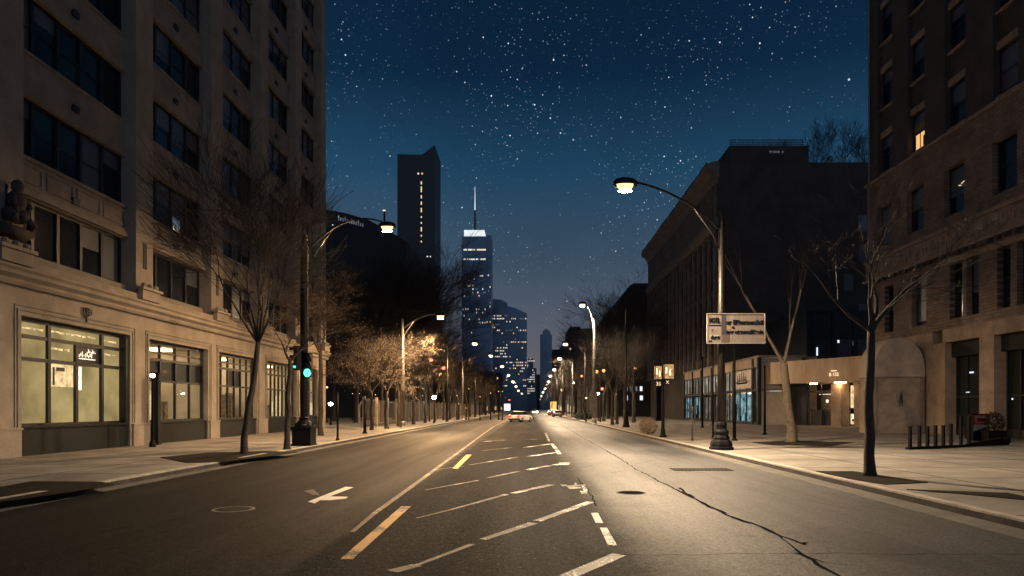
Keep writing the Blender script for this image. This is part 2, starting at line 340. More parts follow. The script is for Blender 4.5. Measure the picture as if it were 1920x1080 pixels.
# pavement joints
j = MB()
for y in range(-10, 150, 3):
    j.box(XR+.25, 40, y, y+.025, -.01, .0025); j.box(-17.8, XL-.25, y+1.1, y+1.125, -.01, .0025)
for x in (10.2, 13.2, 16.2, 19.2, 22.2): j.box(x, x+.025, -10, 150, -.01, .0045)
for x in (-12.4, -15.1): j.box(x, x+.025, -10, 150, -.01, .0045)
struct(j.build('pavement_joints', 'earth'))
def flat(pts, z, name, m, label=None, hgt=.004):
    b = MB(); w = [G(px, py, z) for px, py in pts]
    a = sum(w[i][0]*w[(i+1) % len(w)][1]-w[(i+1) % len(w)][0]*w[i][1] for i in range(len(w)))
    if a < 0: w.reverse()
    b.prism(w, z-.003, z+hgt); return b.build(name, m)
# planting beds, tree pits and further dark bands on the pavement
for i, p in enumerate([[(-60, 925), (60, 903), (190, 904), (215, 909), (120, 925), (-60, 950)], [(300, 858), (390, 849), (500, 846), (560, 848), (500, 856), (420, 866), (350, 868)],
          [(1530, 884), (1600, 884), (1740, 905), (1660, 909), (1580, 896)], [(1410, 830), (1480, 826), (1600, 830), (1560, 836), (1450, 835)], [(1700, 918), (1890, 925), (1990, 945), (1840, 930)]]):
    struct(flat(p, .004, 'ground_patch', 'earth', hgt=.012))
# painted markings
def line(p0, p1, w0, w1, m, name='road_marking', z=RZ):
    a = Vector(G(*p0, RZ)); b = Vector(G(*p1, RZ)); d = (b-a).normalized(); n = Vector((-d.y, d.x))
    q = [a+n*w0/2, a-n*w0/2, b-n*w1/2, b+n*w1/2]
    ar = sum(q[i].x*q[(i+1) % 4].y-q[(i+1) % 4].x*q[i].y for i in range(4))
    if ar < 0: q.reverse()
    return struct(MB().prism([tuple(v) for v in q], z, z+.005).build(name, m))
for p in [[(638, 1049), (661, 1049), (770, 950), (752, 950)], [(848, 879), (858, 879), (884, 853), (874, 853)]]: struct(flat(p, RZ, 'yellow_dash', 'yellow', hgt=.006))
line((660, 998), (703, 962), .07, .09, 'yellw'); line((703, 962), (760, 921), .1, .11, 'yellw'); line((760, 921), (925, 800), .11, .14, 'yellw')
line((925, 800), (958, 784), .13, .15, 'yellw')
for a, b, w0, w1, m in [((1062, 1082), (1162, 1040), .2, .2, 'white'), ((735, 1072), (782, 1060), .19, .16, 'whitew'), ((782, 1060), (885, 1021), .07, .1, 'whitew'), ((905, 1012), (1000, 981), .12, .18, 'whitew'),
        ((1008, 977), (1108, 941), .15, .18, 'white'), ((780, 972), (845, 956), .04, .06, 'whitew'), ((845, 956), (950, 927), .08, .12, 'whitew'), ((962, 925), (1034, 909), .15, .2, 'white'),
        ((797, 919), (895, 901), .05, .1, 'whitew'), ((915, 896), (972, 884), .12, .14, 'whitew'), ((988, 881), (1030, 873), .2, .2, 'white'), ((1040, 872), (1065, 868), .22, .2, 'white'),
        ((815, 881), (870, 874), .05, .08, 'whitew'), ((880, 872), (970, 857), .1, .14, 'whitew'), ((990, 856), (1045, 848), .2, .2, 'white'),
        ((905, 845), (960, 839), .1, .1, 'whitew'), ((985, 839), (1035, 832), .2, .2, 'white'), ((905, 828), (950, 825), .3, .3, 'whitew'), ((900, 824), (948, 823), .2, .2, 'whitew'),
        ((985, 824), (1020, 823), .14, .14, 'whitew')]:
    line(a, b, w0, w1, m)
for p in [[(1108, 962), (1121, 962), (1131, 981), (1117, 981)], [(1125, 990), (1138, 990), (1157, 1023), (1140, 1023)], [(1090, 909), (1096, 909), (1103, 921), (1095, 921)],
          [(1088, 921), (1100, 921), (1102, 926), (1090, 926)], [(1032, 832), (1038, 832), (1054, 852), (1046, 852)], [(1021, 812), (1025, 812), (1032, 828), (1028, 828)], [(1068, 868), (1064, 868), (1048, 868), (1050, 872), (1066, 872)]]:
    struct(flat(p, RZ, 'road_marking', 'white', hgt=.006))
# small worn stencil fragment beside the dashes
for p in [[(1050, 909), (1062, 909), (1064, 911), (1056, 912)], [(1060, 911), (1088, 909), (1090, 911), (1066, 914)], [(1064, 914), (1090, 913), (1091, 916), (1068, 917)], [(1076, 907), (1080, 905), (1083, 910), (1078, 911)]]:
    struct(flat(p, RZ, 'road_marking', 'whitew', hgt=.0055))
for p in [[(577, 941), (648, 913), (662, 914), (618, 931), (652, 932), (648, 935), (620, 938), (600, 938), (590, 944)], [(568, 921), (588, 918), (600, 929), (588, 929)]]:
    struct(flat(p, RZ, 'arrow_marking', 'arrow' if len(p) > 5 else 'whitew', hgt=.006))
# cracks and tar seals
def crack(pts, w, seed):
    random.seed(seed); b = MB(); P = []
    for i in range(len(pts)-1):
        a = Vector(G(*pts[i], RZ)); c = Vector(G(*pts[i+1], RZ)); k = max(2, int((c-a).length/.25))
        for t in range(k): P.append(a.lerp(c, t/k)+Vector((random.uniform(-.03, .03), random.uniform(-.05, .05))))
    P.append(Vector(G(*pts[-1], RZ)))
    ws = [w*random.uniform(.25, 1.0) for _ in P]
    for i in range(len(P)-1):
        d = (P[i+1]-P[i]).normalized(); n = Vector((-d.y, d.x))
        a, c = P[i], P[i+1]; b.quad((*(a-n*ws[i]), RZ+.008), (*(c-n*ws[i+1]), RZ+.008), (*(c+n*ws[i+1]), RZ+.008), (*(a+n*ws[i]), RZ+.008))
    return struct(b.build('road_crack', 'tar'))
crack([(1050, 795), (1100, 825), (1145, 850), (1175, 868), (1192, 880), (1213, 890), (1240, 905), (1275, 922), (1290, 930), (1330, 950), (1370, 970), (1420, 985), (1460, 1005), (1490, 1030), (1520, 1050), (1580, 1085)], .03, 1)
crack([(1100, 1042), (1300, 1041), (1495, 1038), (1700, 1040), (1990, 1042)], .012, 2)
crack([(1275, 915), (1290, 928), (1330, 951), (1362, 963)], .045, 3)
crack([(1370, 968), (1430, 990), (1505, 1022), (1512, 1018)], .04, 4)
crack([(1490, 1038), (1540, 1055), (1590, 1060)], .015, 5)
crack([(1075, 882), (1130, 868), (1175, 868)], .01, 6)
crack([(1083, 896), (1110, 930), (1118, 950)], .02, 7)
crack([(1400, 905), (1480, 925), (1560, 950), (1640, 960)], .006, 8)
crack([(870, 1080), (700, 1050), (560, 1030), (500, 1045)], .008, 9)
for i_, pts_ in enumerate([[(1210, 890), (1290, 884), (1400, 880)], [(1185, 872), (1230, 862), (1300, 858)],
        [(300, 1000), (380, 985), (470, 990), (520, 975)], [(180, 1000), (260, 985), (350, 972)], [(1225, 898), (1190, 905), (1150, 902)], [(640, 900), (700, 880), (760, 868), (820, 850)]]):
    crack(pts_, .007 if i_ % 3 else .013, 30+i_)
def disc(px, py, r, label, m1, m2):
    x, y = G(px, py, RZ); t = thing('manhole_cover', label, 'manhole cover', (x, y, RZ))
    MB().lathe([(r*1.12, -.05), (r*1.12, .005), (r, .006)], sides=32).build('rim', m2, t)
    b = MB().lathe([(r*.97, -.05), (r*.97, .008)], sides=32); 
    for i in range(-4, 5):
        h = math.sqrt(max(0, (r*.85)**2-(i*r*.19)**2)); b.box(-h, h, i*r*.19-.02, i*r*.19+.02, .008, .013)
    b.build('lid', m1, t)
M['ironl'] = mat('worn bright iron', (.3, .27, .23), .4, metal=.4, var=.5, scale=15)
disc(438, 955, .33, 'round worn manhole cover in the dark lane left of the white arrow', 'iron', 'ironl')
disc(1183, 924, .30, 'round sunken manhole cover beside the crack in the bright lane', 'tar', 'iron')
x0, y0 = G(1268, 884, RZ); x1, y1 = G(1358, 877, RZ)
t = thing('drain_grate', 'long dark rectangular drain grate near the right kerb', 'drain grate', ((x0+x1)/2, (y0+y1)/2, RZ))
w = (x1-x0)/2; MB().box(-w, w, -.45, .45, -.05, .004).build('pit', 'tar', t); b = MB()
for i in range(14): b.box(-w+.05+i*(2*w-.1)/14, -w+.1+i*(2*w-.1)/14, -.42, .42, .004, .012)
b.build('grid', 'iron', t)

# ------------------------------------------------------------------ left office building
FX = -17.9; PX = -18.4
LB = thing('office_building', 'tall pale stone office block with lit shop windows along its ground floor', 'building', (FX, 35, 0))
def lp(b, n, m, par=LB, sm=False):
    o = b.build(n, m, par, sm); o.matrix_parent_inverse = Matrix.Translation((-FX, -35, 0)); return o
bays = [(9.0, 15.4), (16.9, 23.2), (24.6, 31.66), (33.1, 39.2), (40.7, 46.4), (47.8, 53.4), (54.8, 60.0)]
rows = [(7.35, 9.45), (10.98, 13.2)] + [(14.85+3.87*i, 17.05+3.87*i) for i in range(7)]
TOP = 43.5
lp(MB().box(-40, -22.05, 6.4, 61.3, .003, TOP), 'body', 'wall3')
w = MB()   # piers with plain stone fronts
px_edges = [(6.5, 9.0)] + [(bays[i][1], bays[i+1][0]) for i in range(len(bays)-1)] + [(60.0, 61.4)]
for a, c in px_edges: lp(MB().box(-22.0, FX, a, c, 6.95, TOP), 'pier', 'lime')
lp(MB().box(-22.0, FX-.002, 6.5, 61.38, 5.0, 6.0), 'fascia_wall', 'lime')
for a, c in bays:
    zs = [6.95] + [z for r in rows for z in r] + [TOP]
    for k in range(0, len(zs), 2):
        s = MB().box(-19.2, PX, a+.001, c-.001, zs[k], zs[k+1])
        if k == 2:
            s.box(PX, PX+.16, a+.001, c-.001, 9.5, 9.72).box(PX, PX+.1, a+.001, c-.001, 9.72, 9.86).box(PX, PX+.1, a+.001, c-.001, 10.82, 10.95); q = (c-a)/4
            for i in range(4):
                ya = a+.12+i*q; yb = a+i*q+q-.12
                s.box(PX, PX+.045, ya, yb, 10.62, 10.68); s.box(PX, PX+.045, ya, yb, 10.0, 10.06); s.box(PX, PX+.045, ya, ya+.06, 10.06, 10.62); s.box(PX, PX+.045, yb-.06, yb, 10.06, 10.62)
        elif k > 2: s.box(PX, PX+.06, a+.001, c-.001, zs[k+1]-.14, zs[k+1]-.02)
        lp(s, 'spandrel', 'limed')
for a, c in bays:
    for r in rows[:-1]:
        z = r[1]+.62; m_ = (a+c)/2; vt = MB(); vt.box(PX, PX+.09, m_-.2, m_+.2, z-.1, z+.12); vt.box(PX+.09, PX+.12, m_-.24, m_+.24, z+.12, z+.15); lp(vt, 'wall_vent', 'frame')
cn = MB().prof([(FX-.1, 6.0), (FX+.14, 6.0), (FX+.2, 6.1), (FX+.2, 6.2), (FX+.36, 6.32), (FX+.36, 6.46), (FX+.44, 6.54), (FX+.44, 6.62), (FX+.1, 6.7), (FX+.1, 6.95), (FX-.5, 6.95), (FX-.5, 6.0)], 6.4, 61.6)
lp(cn, 'cornice', 'lime')
# stone blocks with metal corbels standing on the cornice under each pier
for a, c in px_edges[1:]:
    cb = MB(); m_ = (a+c)/2; cb.box(FX+.1, FX+.34, m_-.75, m_+.75, 6.7, 7.15); cb.box(FX+.1, FX+.42, m_-.85, m_+.85, 7.15, 7.28)
    for dy in (-.5, 0, .5): cb.lathe([(.05, 7.28), (.12, 7.34), (.12, 7.44), (.05, 7.5)], FX+.25, m_+dy, 8)
    lp(cb, 'pier_base', 'lime')
for a, c in px_edges[1:]: m_ = (a+c)/2; lp(MB().box(FX, FX+.02, m_-.16, m_+.16, 8.2, 9.4), 'slit_window', 'frame')
# windows of the upper floors
random.seed(11)
for bi, (a, c) in enumerate(bays):
    npn = 5 if bi <= 2 else 4
    for ri, (z0, z1) in enumerate(rows):
        f = MB(); gx = PX-.28
        f.box(gx-.05, gx+.07, a, c, z0, z0+.09); f.box(gx-.05, gx+.07, a, c, z1-.09, z1)
        ys = [a+(c-a)*k/npn for k in range(npn+1)]
        for k, y in enumerate(ys): hw = .08 if 0 < k < npn else .12; f.box(gx-.05, gx+.1, y-hw, y+hw, z0+.09, z1-.09)
        zm = z0+(z1-z0)*.47
        if ri: 
            for k in range(npn): f.box(gx-.03, gx+.04, ys[k]+.08, ys[k+1]-.08, zm-.025, zm+.025)
        fr = lp(f, 'window', 'frame')
        gl = MB().quad((gx, a, z0), (gx, c, z0), (gx, c, z1), (gx, a, z1))
        g_ = lp(gl, 'glass', 'dglass'); g_.parent = fr; g_.matrix_parent_inverse = Matrix.Identity(4)
        bl = MB(); nb = 0
        for k in range(npn):
            if random.random() < .6:
                h = random.choice((1, .5, .35, .7)); bl.box(gx+.004, gx+.012, ys[k]+.1, ys[k+1]-.1, z1-(z1-z0)*h*.97+.05, z1-.1); nb += 1
        if nb: o = lp(bl, 'blind', 'blind'); o.parent = fr; o.matrix_parent_inverse = Matrix.Identity(4)
        if bi == 3 and ri == 1:      # the one lit window
            b2 = MB(); b2.box(gx+.014, gx+.02, ys[2]+.15, ys[2]+1.0, z0+.12, z0+.8); o = lp(b2, 'lit_pane', 'dimw'); o.parent = fr; o.matrix_parent_inverse = Matrix.Identity(4)
            b2 = MB(); b2.box(gx+.021, gx+.03, ys[2]+.3, ys[2]+.42, z0+.15, z0+.4).box(gx+.021, gx+.03, ys[2]+.6, ys[2]+.8, z0+.15, z0+.3); o = lp(b2, 'desk_lamp', 'bright'); o.parent = fr; o.matrix_parent_inverse = Matrix.Identity(4)
# ground floor
gb = [(9.3, 15.2), (17.0, 23.0), (24.5, 31.2), (32.8, 38.8), (40.2, 45.8), (47.6, 53.7), (55.2, 59.0)]
e = 6.5
for a, c in gb + [(61.38, 62)]:
    w = MB(); w.box(-22.0, FX, e, a, .003, 5.0)
    if a < 61: w.box(FX, FX+.1, e-.001+.12, a-.12, .002, .95); w.box(FX, FX+.13, e+.08, a-.08, .95, 1.02)
    lp(w, 'ground_wall', 'lime'); e = c
w = MB()
for a, c in gb:   # moulded surrounds
    for q0, q1 in ((.16, .22), (.32, .36)):
        w.box(FX, FX+.035, a-q1, a-q0, 1.05, 5.0+q1); w.box(FX, FX+.035, c+q0, c+q1, 1.05, 5.0+q1); w.box(FX, FX+.035, a-q0, c+q0, 5.0+q0, 5.0+q1)
lp(w, 'moulding', 'limed')
random.seed(4)
for bi, (a, c) in enumerate(gb):
    pn = lp(MB().box(-18.5, FX-.08, a, c, .003, .98).box(-18.5, FX-.02, a, c, .98, 1.06), 'stall_riser', 'green')
    gx = -18.25; f = MB(); z0, z1 = 1.06, 5.0
    f.box(gx-.06, gx+.08, a, c, z0, z0+.1); f.box(gx-.06, gx+.08, a, c, z1-.16, z1)
    f.box(gx-.06, gx+.3, c-.25, c-.001, z0+.1, z1-.16) if bi == 2 else None
    f.box(gx-.06, gx+.08, a, a+.1, z0+.1, z1-.16); f.box(gx-.06, gx+.08, c-.12, c-.002, z0+.1, z1-.16)
    if bi <= 2:
        vs = [a+(c-a)*k for k in (0, .27, .51, .76, 1)]; zt, zu = 4.32, 3.5
        for k in (1, 3): f.box(gx-.06, gx+.1, vs[k]-.08, vs[k]+.08, z0+.1, z1-.16)
        f.box(gx-.06, gx+.1, vs[2]-.08, vs[2]+.08, z0+.1, zt-.07)
        for z in (zt, zu): f.box(gx-.06, gx+.09, a+.1, c-.12, z-.07, z+.07)
    else:
        nn = {3: 4, 4: 6, 5: 8, 6: 3}[bi]; vs = [a+(c-a)*k/nn for k in range(nn+1)]
        for v in vs[1:-1]: f.box(gx-.05, gx+.07, v-.045, v+.045, z0+.1, z1-.16)
        for z, h in ((4.1, .06), (4.45, .03), (3.05, .05)): f.box(gx-.05, gx+.07, a+.1, c-.12, z-h, z+h)
    fr = lp(f, 'shop_window', 'frame')
    def sub(b, n, m): o = lp(b, n, m, fr); o.matrix_parent_inverse = Matrix.Translation((-FX, -35, 0)); return o
    fr.matrix_parent_inverse = Matrix.Identity(4) @ fr.matrix_parent_inverse
    if bi <= 2:
        b = MB()
        b.quad((gx-.01, a, z0), (gx-.01, c, z0), (gx-.01, c, z1), (gx-.01, a, z1)); o = b.build('frosted_glass', 'frost', fr)
        b = MB(); b.box(gx-.008, gx+.002, vs[1]+.12, vs[2]-.1, 2.55, 3.42); b.build('lit_pane', 'frost2', fr)
        b = MB(); b.box(gx-.007, gx+.003, vs[2]+.1, vs[2]+.42, 2.45, 3.4); b.build('white_poster', 'bright', fr)
        b = MB(); b.box(gx-.008, gx+.002, vs[2]+.1, vs[3]-.1, 3.58, 4.24); b.build('clear_pane', 'frame', fr)
        b = MB(); b.box(gx+.003, gx+.007, vs[2]+.25, vs[3]-.35, 3.72, 3.76)
        for k in range(9): yy = vs[2]+.25+k*.1; b.box(gx+.003, gx+.007, yy, yy+.05, 3.8+.05*(k % 2), 3.9+.07*(k*7 % 3))
        for k in range(7): yy = vs[2]+.75+k*.09; b.box(gx+.003, gx+.007, yy, yy+.045, 4.0, 4.04+.06*(k*5 % 3))
        b.build('window_lettering', 'bright', fr)
        b = MB()
        for (ya, yb, zz) in ((a+.15, vs[1]-.3, 4.6), (vs[1]+.1, vs[3]-.25, 4.62), (vs[3]+.2, c-.6, 4.58), (vs[1]+.12, vs[2]-.4, 3.98), (vs[3]+.15, c-.5, 4.0)):
            k = ya
            while k < yb: l = random.uniform(.1, .35); b.box(gx-.006, gx+.001, k, k+l, zz+random.uniform(-.03, .03), zz+.05+random.uniform(0, .03)); k += l+random.uniform(.0, .12)
        b.build('curtain_rail', 'frost2', fr)
        b = MB().box(gx-.006, gx+.004, vs[1]+.3, vs[1]+.42, 2.6, 3.3).box(gx-.006, gx+.004, vs[1]+.5, vs[1]+1.0, 3.15, 3.3); b.build('notice', 'frame', fr)
    else:
        MB().quad((gx, a, z0), (gx, c, z0), (gx, c, z1), (gx, a, z1)).build('pane', 'lglass', fr)
        rm = MB(); x0 = -21.9; xi = gx-.35
        rm.quad((x0, a, .2), (x0, c, .2), (x0, c, 4.95), (x0, a, 4.95)).quad((x0, a+.01, .2), (gx-.1, a+.01, .2), (gx-.1, a+.01, 4.95), (x0, a+.01, 4.95)).quad((gx-.1, c-.01, .2), (x0, c-.01, .2), (x0, c-.01, 4.95), (gx-.1, c-.01, 4.95))
        rm.quad((x0, a, 4.93), (gx-.1, a, 4.93), (gx-.1, c, 4.93), (x0, c, 4.93)).quad((x0, a, .9), (gx-.1, a, .9), (gx-.1, c, .9), (x0, c, .9))
        rm.build('interior', 'room', fr)
        b = MB()
        for k in range(2): yy = a+(c-a)*(k+.5)/2; b.box(-20.9, -19.4, yy-.5, yy+.5, 4.8, 4.86)
        b.build('ceiling_light', 'warmp', fr)
        b = MB()
        for k in range(12):
            yy = random.uniform(a+.3, c-.8); xx = random.uniform(-21.5, -19.3); b.box(xx, xx+random.uniform(.1, .5), yy, yy+random.uniform(.2, .7), .91, random.uniform(1.6, 3.2))
        for z in (1.6, 2.1, 2.6): b.box(-21.8, -21.5, a+.3, c-.3, z, z+.05)
        b.build('shop_goods', 'shelf', fr)
        b = MB()    # pulled-down shades, frosted lower panes
        for k in range(len(vs)-1):
            if (bi == 3) or (bi == 4 and k in (2, 3)) : b.box(gx-.05, gx-.03, vs[k]+.05, vs[k+1]-.05, 3.1, 4.03)
        if b.v: b.build('shade', 'frame', fr)
        b = MB()
        for k in range(len(vs)-1):
            if random.random() < .65: b.box(gx-.07, gx-.06, vs[k]+.08, vs[k+1]-.08, 1.15, random.choice((2.2, 2.9, 2.6)))
        if b.v: b.build('paper_panel', 'frost2', fr)
# carved figure and small emblem
b = MB().ball((-17.6, 23.9, 9.35), .2, 10, 1, 1.2).ball((-17.62, 23.9, 8.85), .3, 10, 1, 1.25).ball((-17.66, 24.1, 8.4), .3, 8).ball((-17.66, 23.65, 8.35), .26, 8)
b.tube([(-17.55, 24.15, 9.0), (-17.4, 24.3, 8.7), (-17.45, 24.1, 8.45)], [.09, .08, .06], 6).tube([(-17.55, 23.65, 9.0), (-17.4, 23.5, 8.7), (-17.45, 23.7, 8.4)], [.09, .08, .06], 6)
b.tube([(-17.5, 24.2, 8.3), (-17.35, 24.4, 8.1), (-17.55, 24.45, 7.95)], [.12, .1, .07], 6).tube([(-17.5, 23.6, 8.3), (-17.35, 23.5, 8.0)], [.12, .08], 6)
b.prof([(FX, 7.55), (FX+.38, 7.7), (FX+.46, 7.9), (FX+.3, 8.0), (FX, 8.0)], 23.25, 24.55)
lp(b, 'carved_figure', 'mid', sm=True)
b = MB(); r_ = []
for k in range(13): an = math.pi*k/12; r_.append((FX+.06, 28.0+.17*math.cos(an), 5.58-.2*math.sin(an)))
b.tube([(FX+.06, 28.17, 5.75)]+r_+[(FX+.06, 27.83, 5.75)], .03, 6).tube([(FX+.06, 27.83, 5.75), (FX+.06, 28.0, 5.78), (FX+.06, 28.17, 5.75)], .03, 6).tube([(FX+.06, 28.02, 5.78), (FX+.06, 28.02, 5.2)], .035, 6)
for dz in (.0, .11): b.tube([(FX+.06, 28.25, 5.5+dz), (FX+.06, 28.36, 5.53+dz), (FX+.06, 28.36, 5.6+dz), (FX+.06, 28.25, 5.62+dz)], .022, 5)
lp(b, 'emblem', 'frame')

# ------------------------------------------------------------------ right brick building
BX = 27.0
RB = thing('brick_building', 'tall brown brick building with carved frieze and paired windows', 'building', (BX, 40, 0))
def rp(b, n, m, par=None): 
    o = b.build(n, m, par or RB)
    if par is None: o.matrix_parent_inverse = Matrix.Translation((-BX, -40, 0))
    return o
FAR, NEAR, RT = 55.0, 16.0, 41.0
rp(MB().box(BX+1.6, BX+22, NEAR, FAR-.05, .003, RT), 'body', 'wall3')
cols = [(51.4, 53.5)] + [(47.2, 49.3), (42.8, 44.9), (38.2, 40.25), (33.9, 35.9), (29.5, 31.5), (25.1, 27.1), (20.8, 22.8)]
up = [(19.75, 22.4), (24.7, 27.4), (29.7, 32.4), (34.7, 37.4)]
def wallgrid(b, x0, x1, y0, y1, z0, z1, holes):   # wall slab with rectangular holes that share rows
    zs = sorted({z0, z1, *[h[2] for h in holes], *[h[3] for h in holes]})
    for i in range(len(zs)-1):
        za, zb = zs[i], zs[i+1]; hs = sorted([h for h in holes if h[2] <= za+1e-6 and h[3] >= zb-1e-6]); e = y0
        for h in hs:
            if h[0] > e: b.box(x0, x1, e, h[0], za, zb)
            e = h[1]
        if y1 > e: b.box(x0, x1, e, y1, za, zb)
w = MB(); e = NEAR
for a, c in sorted(cols): w.box(BX, BX+1.5, e, a, 19.4, RT); e = c
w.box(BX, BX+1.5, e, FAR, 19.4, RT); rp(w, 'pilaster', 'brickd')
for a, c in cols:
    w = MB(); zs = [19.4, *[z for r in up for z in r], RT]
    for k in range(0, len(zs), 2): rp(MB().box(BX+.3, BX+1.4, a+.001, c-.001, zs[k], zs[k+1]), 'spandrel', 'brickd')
    for z0, z1 in up: rp(MB().box(BX+.12, BX+.5, a+.002, c-.002, z0-.18, z0-.03), 'sill', 'stone'); rp(MB().box(BX+.2, BX+.45, a+.002, c-.002, z1+.05, z1+.5), 'lintel', 'stone')
pass
midh = [(a, c, 14.0, 17.1) for a, c in cols]
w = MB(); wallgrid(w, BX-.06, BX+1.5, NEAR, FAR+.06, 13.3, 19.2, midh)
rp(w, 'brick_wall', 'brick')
w = MB().box(BX-.22, BX+1.4, NEAR, FAR+.2, 19.2, 19.4).box(BX-.3, BX+.2, NEAR, FAR+.24, 13.05, 13.3).box(BX-.16, BX+1.4, NEAR, FAR+.1, 11.75, 13.05).box(BX-.35, BX+.2, NEAR, FAR+.3, 11.6, 11.75)
rp(w, 'cornice', 'stone')
fz = MB(); random.seed(8); y = NEAR+.3
while y < FAR-.6:
    l = random.uniform(1.6, 2.4); fz.box(BX-.2, BX-.16, y, y+l, 12.9, 12.96).box(BX-.2, BX-.16, y, y+l, 11.85, 11.9)
    k = y+.1
    while k < y+l-.15:
        q = random.uniform(.08, .26); z0 = random.uniform(12.0, 12.25); z1 = random.uniform(12.45, 12.8)
        fz.box(BX-.16-random.uniform(.04, .1), BX-.16, k, k+q*.7, z0, z1)
        if random.random() < .6: fz.box(BX-.16-random.uniform(.03, .07), BX-.16, k, k+q*1.2, z0-.05, z0+.06)
        if random.random() < .5: fz.ball((BX-.17, k+q*.5, (z0+z1)/2), .09, 6)
        k += q+.05
    y += l+.35
rp(fz, 'frieze', 'stone')
dn = MB(); y = NEAR+.2
while y < FAR: dn.box(BX-.28, BX-.03, y, y+.3, 11.35, 11.6); y += .75
rp(dn, 'dentil', 'mid')
lowh = [(a, c, 7.4, 10.9) for a, c in [(51.2, 52.5), (47.0, 48.8), (43.1, 44.4), (41.5, 42.7), (38.8, 39.9), (37.1, 38.3), (34.2, 35.4), (32.6, 33.7), (29.6, 30.8), (28, 29.1), (24.5, 26.5), (20, 22)]]
w = MB(); wallgrid(w, BX, BX+1.5, NEAR, FAR, 6.8, 11.2, lowh); w.box(BX+.0, BX+1.5, NEAR, FAR, 11.2, 11.6)
rp(w, 'lower_brick_wall', 'brick')
w = MB().box(BX-.1, BX+1.4, NEAR, 45.0, 5.95, 6.8).box(BX-.06, BX+1.4, NEAR, 45.2, 10.95, 11.25)
for a, c in ((44.7, 46.3), (40.0, 41.3), (35.2, 36.5), (30.4, 31.7), (25.6, 26.9), (16.0, 17.5)): w.box(BX-.12, BX+1.4, a, c, .003, 5.95).box(BX-.2, BX, a-.08, c+.08, .002, .7)
w.box(BX+.01, BX+1.4, 46.3, FAR, .003, 6.8)
rp(w, 'ground_stone', 'stone')
w = MB()
for a, c in ((41.3, 44.7), (36.5, 40.0), (31.7, 35.2), (26.9, 30.4), (17.5, 25.6)): w.box(BX+.7, BX+1.0, a, c, .003, 5.95); w.box(BX+.3, BX+.7, a, c, 5.0, 5.9)
w.box(BX+.05, BX+.3, 16, 45.0, 7.0, 7.3)
rp(w, 'shop_front', 'green')
w = MB()
for a, c in ((41.3, 44.7), (36.5, 40.0), (31.7, 35.2)):
    for k in (.0, .33, .66, .97): w.box(BX+.6, BX+.7, a+(c-a)*k, a+(c-a)*k+.1, 0.01, 5.0)
    w.box(BX+.6, BX+.69, a, c, 2.4, 2.5).box(BX+.6, BX+.69, a, c, .01, .5)
rp(w, 'shop_frame', 'frame')
w = MB().box(BX+.6, BX+.64, 43.0, 43.35, 3.9, 4.0).box(BX+.6, BX+.64, 43.4, 43.7, 2.7, 2.75).box(BX+.6, BX+.64, 39.5, 39.56, 2.2, 2.3)
rp(w, 'shop_lamp', 'whitew_')
random.seed(21)
for hs, dx in (([(a, c, z0, z1) for a, c in cols for z0, z1 in up], .45), (midh, .35), (lowh, .4)):
    for a, c, z0, z1 in hs:
        x = BX+dx; f = MB(); zm = (z0+z1)/2
        f.box(x-.05, x+.08, a, a+.09, z0, z1).box(x-.05, x+.08, c-.09, c, z0, z1).box(x-.05, x+.08, a+.09, c-.09, z0, z0+.1).box(x-.05, x+.08, a+.09, c-.09, z1-.1, z1).box(x-.05, x+.06, a+.09, c-.09, zm-.05, zm+.05)
        if hs is midh: f.box(x-.3, x-.05, a, c, z0, z0+.12)
        fr = rp(f, 'window', 'frame')
        g = MB().quad((x, a, z0), (x, a, z1), (x, c, z1), (x, c, z0)).build('glass', 'dglass', fr)
        if random.random() < .75 or hs[0][2] == 19.75:
            h = random.choice((.45, .6, .9, .3)); MB().box(x-.012, x-.004, a+.1, c-.1, z1-(z1-z0)*h, z1-.1).build('blind', 'blind', fr)
        if (a, z0) == (47.2, 19.75):
            MB().box(x-.02, x-.014, a+.3, c-.3, z0+.2, z0+1.3).build('lit_pane', 'amberw', fr); MB().box(x-.03, x-.022, a+.3, c-.1, z0+1.2, z0+1.9).build('lit_sheet', mat('lit_sheet', (.2, .17, .1), .8), fr)
            MB().box(x-.034, x-.026, a+.45, a+.9, z0+.2, z0+.9).box(x-.034, x-.026, a+1.2, a+1.3, z0+.2, z0+1.25).build('curtain', 'frame', fr)
        if (a, z0) == (42.8, 14.0):
            b = MB().ball((x-.06, a+.1, z0+2.3), .09, 6); random.seed(5)
            for k in range(9): b.ball((x-.05, a+.4+k*.09, z0+1.95+random.uniform(-.05, .05)+.02*k*(-1)), .03, 5)
            b.build('string_lights', 'warmw', fr); random.seed(22)
# drainpipe on the corner
rp(MB().tube([(BX-.1, FAR-.3, 13.4), (BX-.1, FAR-.3, 40)], .07, 6), 'drainpipe', 'pole')

# arched awning porch
PO = thing('awning_porch', 'closed porch with rounded canvas awning against the brown brick facade', 'porch', (25.2, 47, 0))
def pp(b, n, m, sm=False, root=PO): o = b.build(n, m, root, sm); o.matrix_parent_inverse = Matrix.Translation(-root.location); return o
x0, x1, yf, yb = 23.45, 26.93, 47.0, 49.2
pp(MB().box(x0+.08, x1-.01, yf+.06, yb, .003, 3.85), 'wall', 'plaster')
b = MB(); k = 18; n0 = 0
prof = []
for i in range(k+1):
    an = math.pi*i/k; prof.append(((x0+x1)/2-(x1-x0)/2*math.cos(an)*(1 if an > 0 else 1), 3.9+2.6*math.sin(an)**.8))
b.prof([(x0, 3.88)]+prof[1:-1]+[(x1, 3.88)], yf, yb); pp(b, 'awning', 'canvas')
pp(MB().box(x0-.02, x1, yf-.04, yb, 3.8, 3.88).box(x0, x0+.2, yf-.02, yf+.2, .003, 3.8).box(x1-.3, x1-.05, yf-.02, yf+.2, .003, 3.8), 'frame', 'stone')
random.seed(9); b = MB()
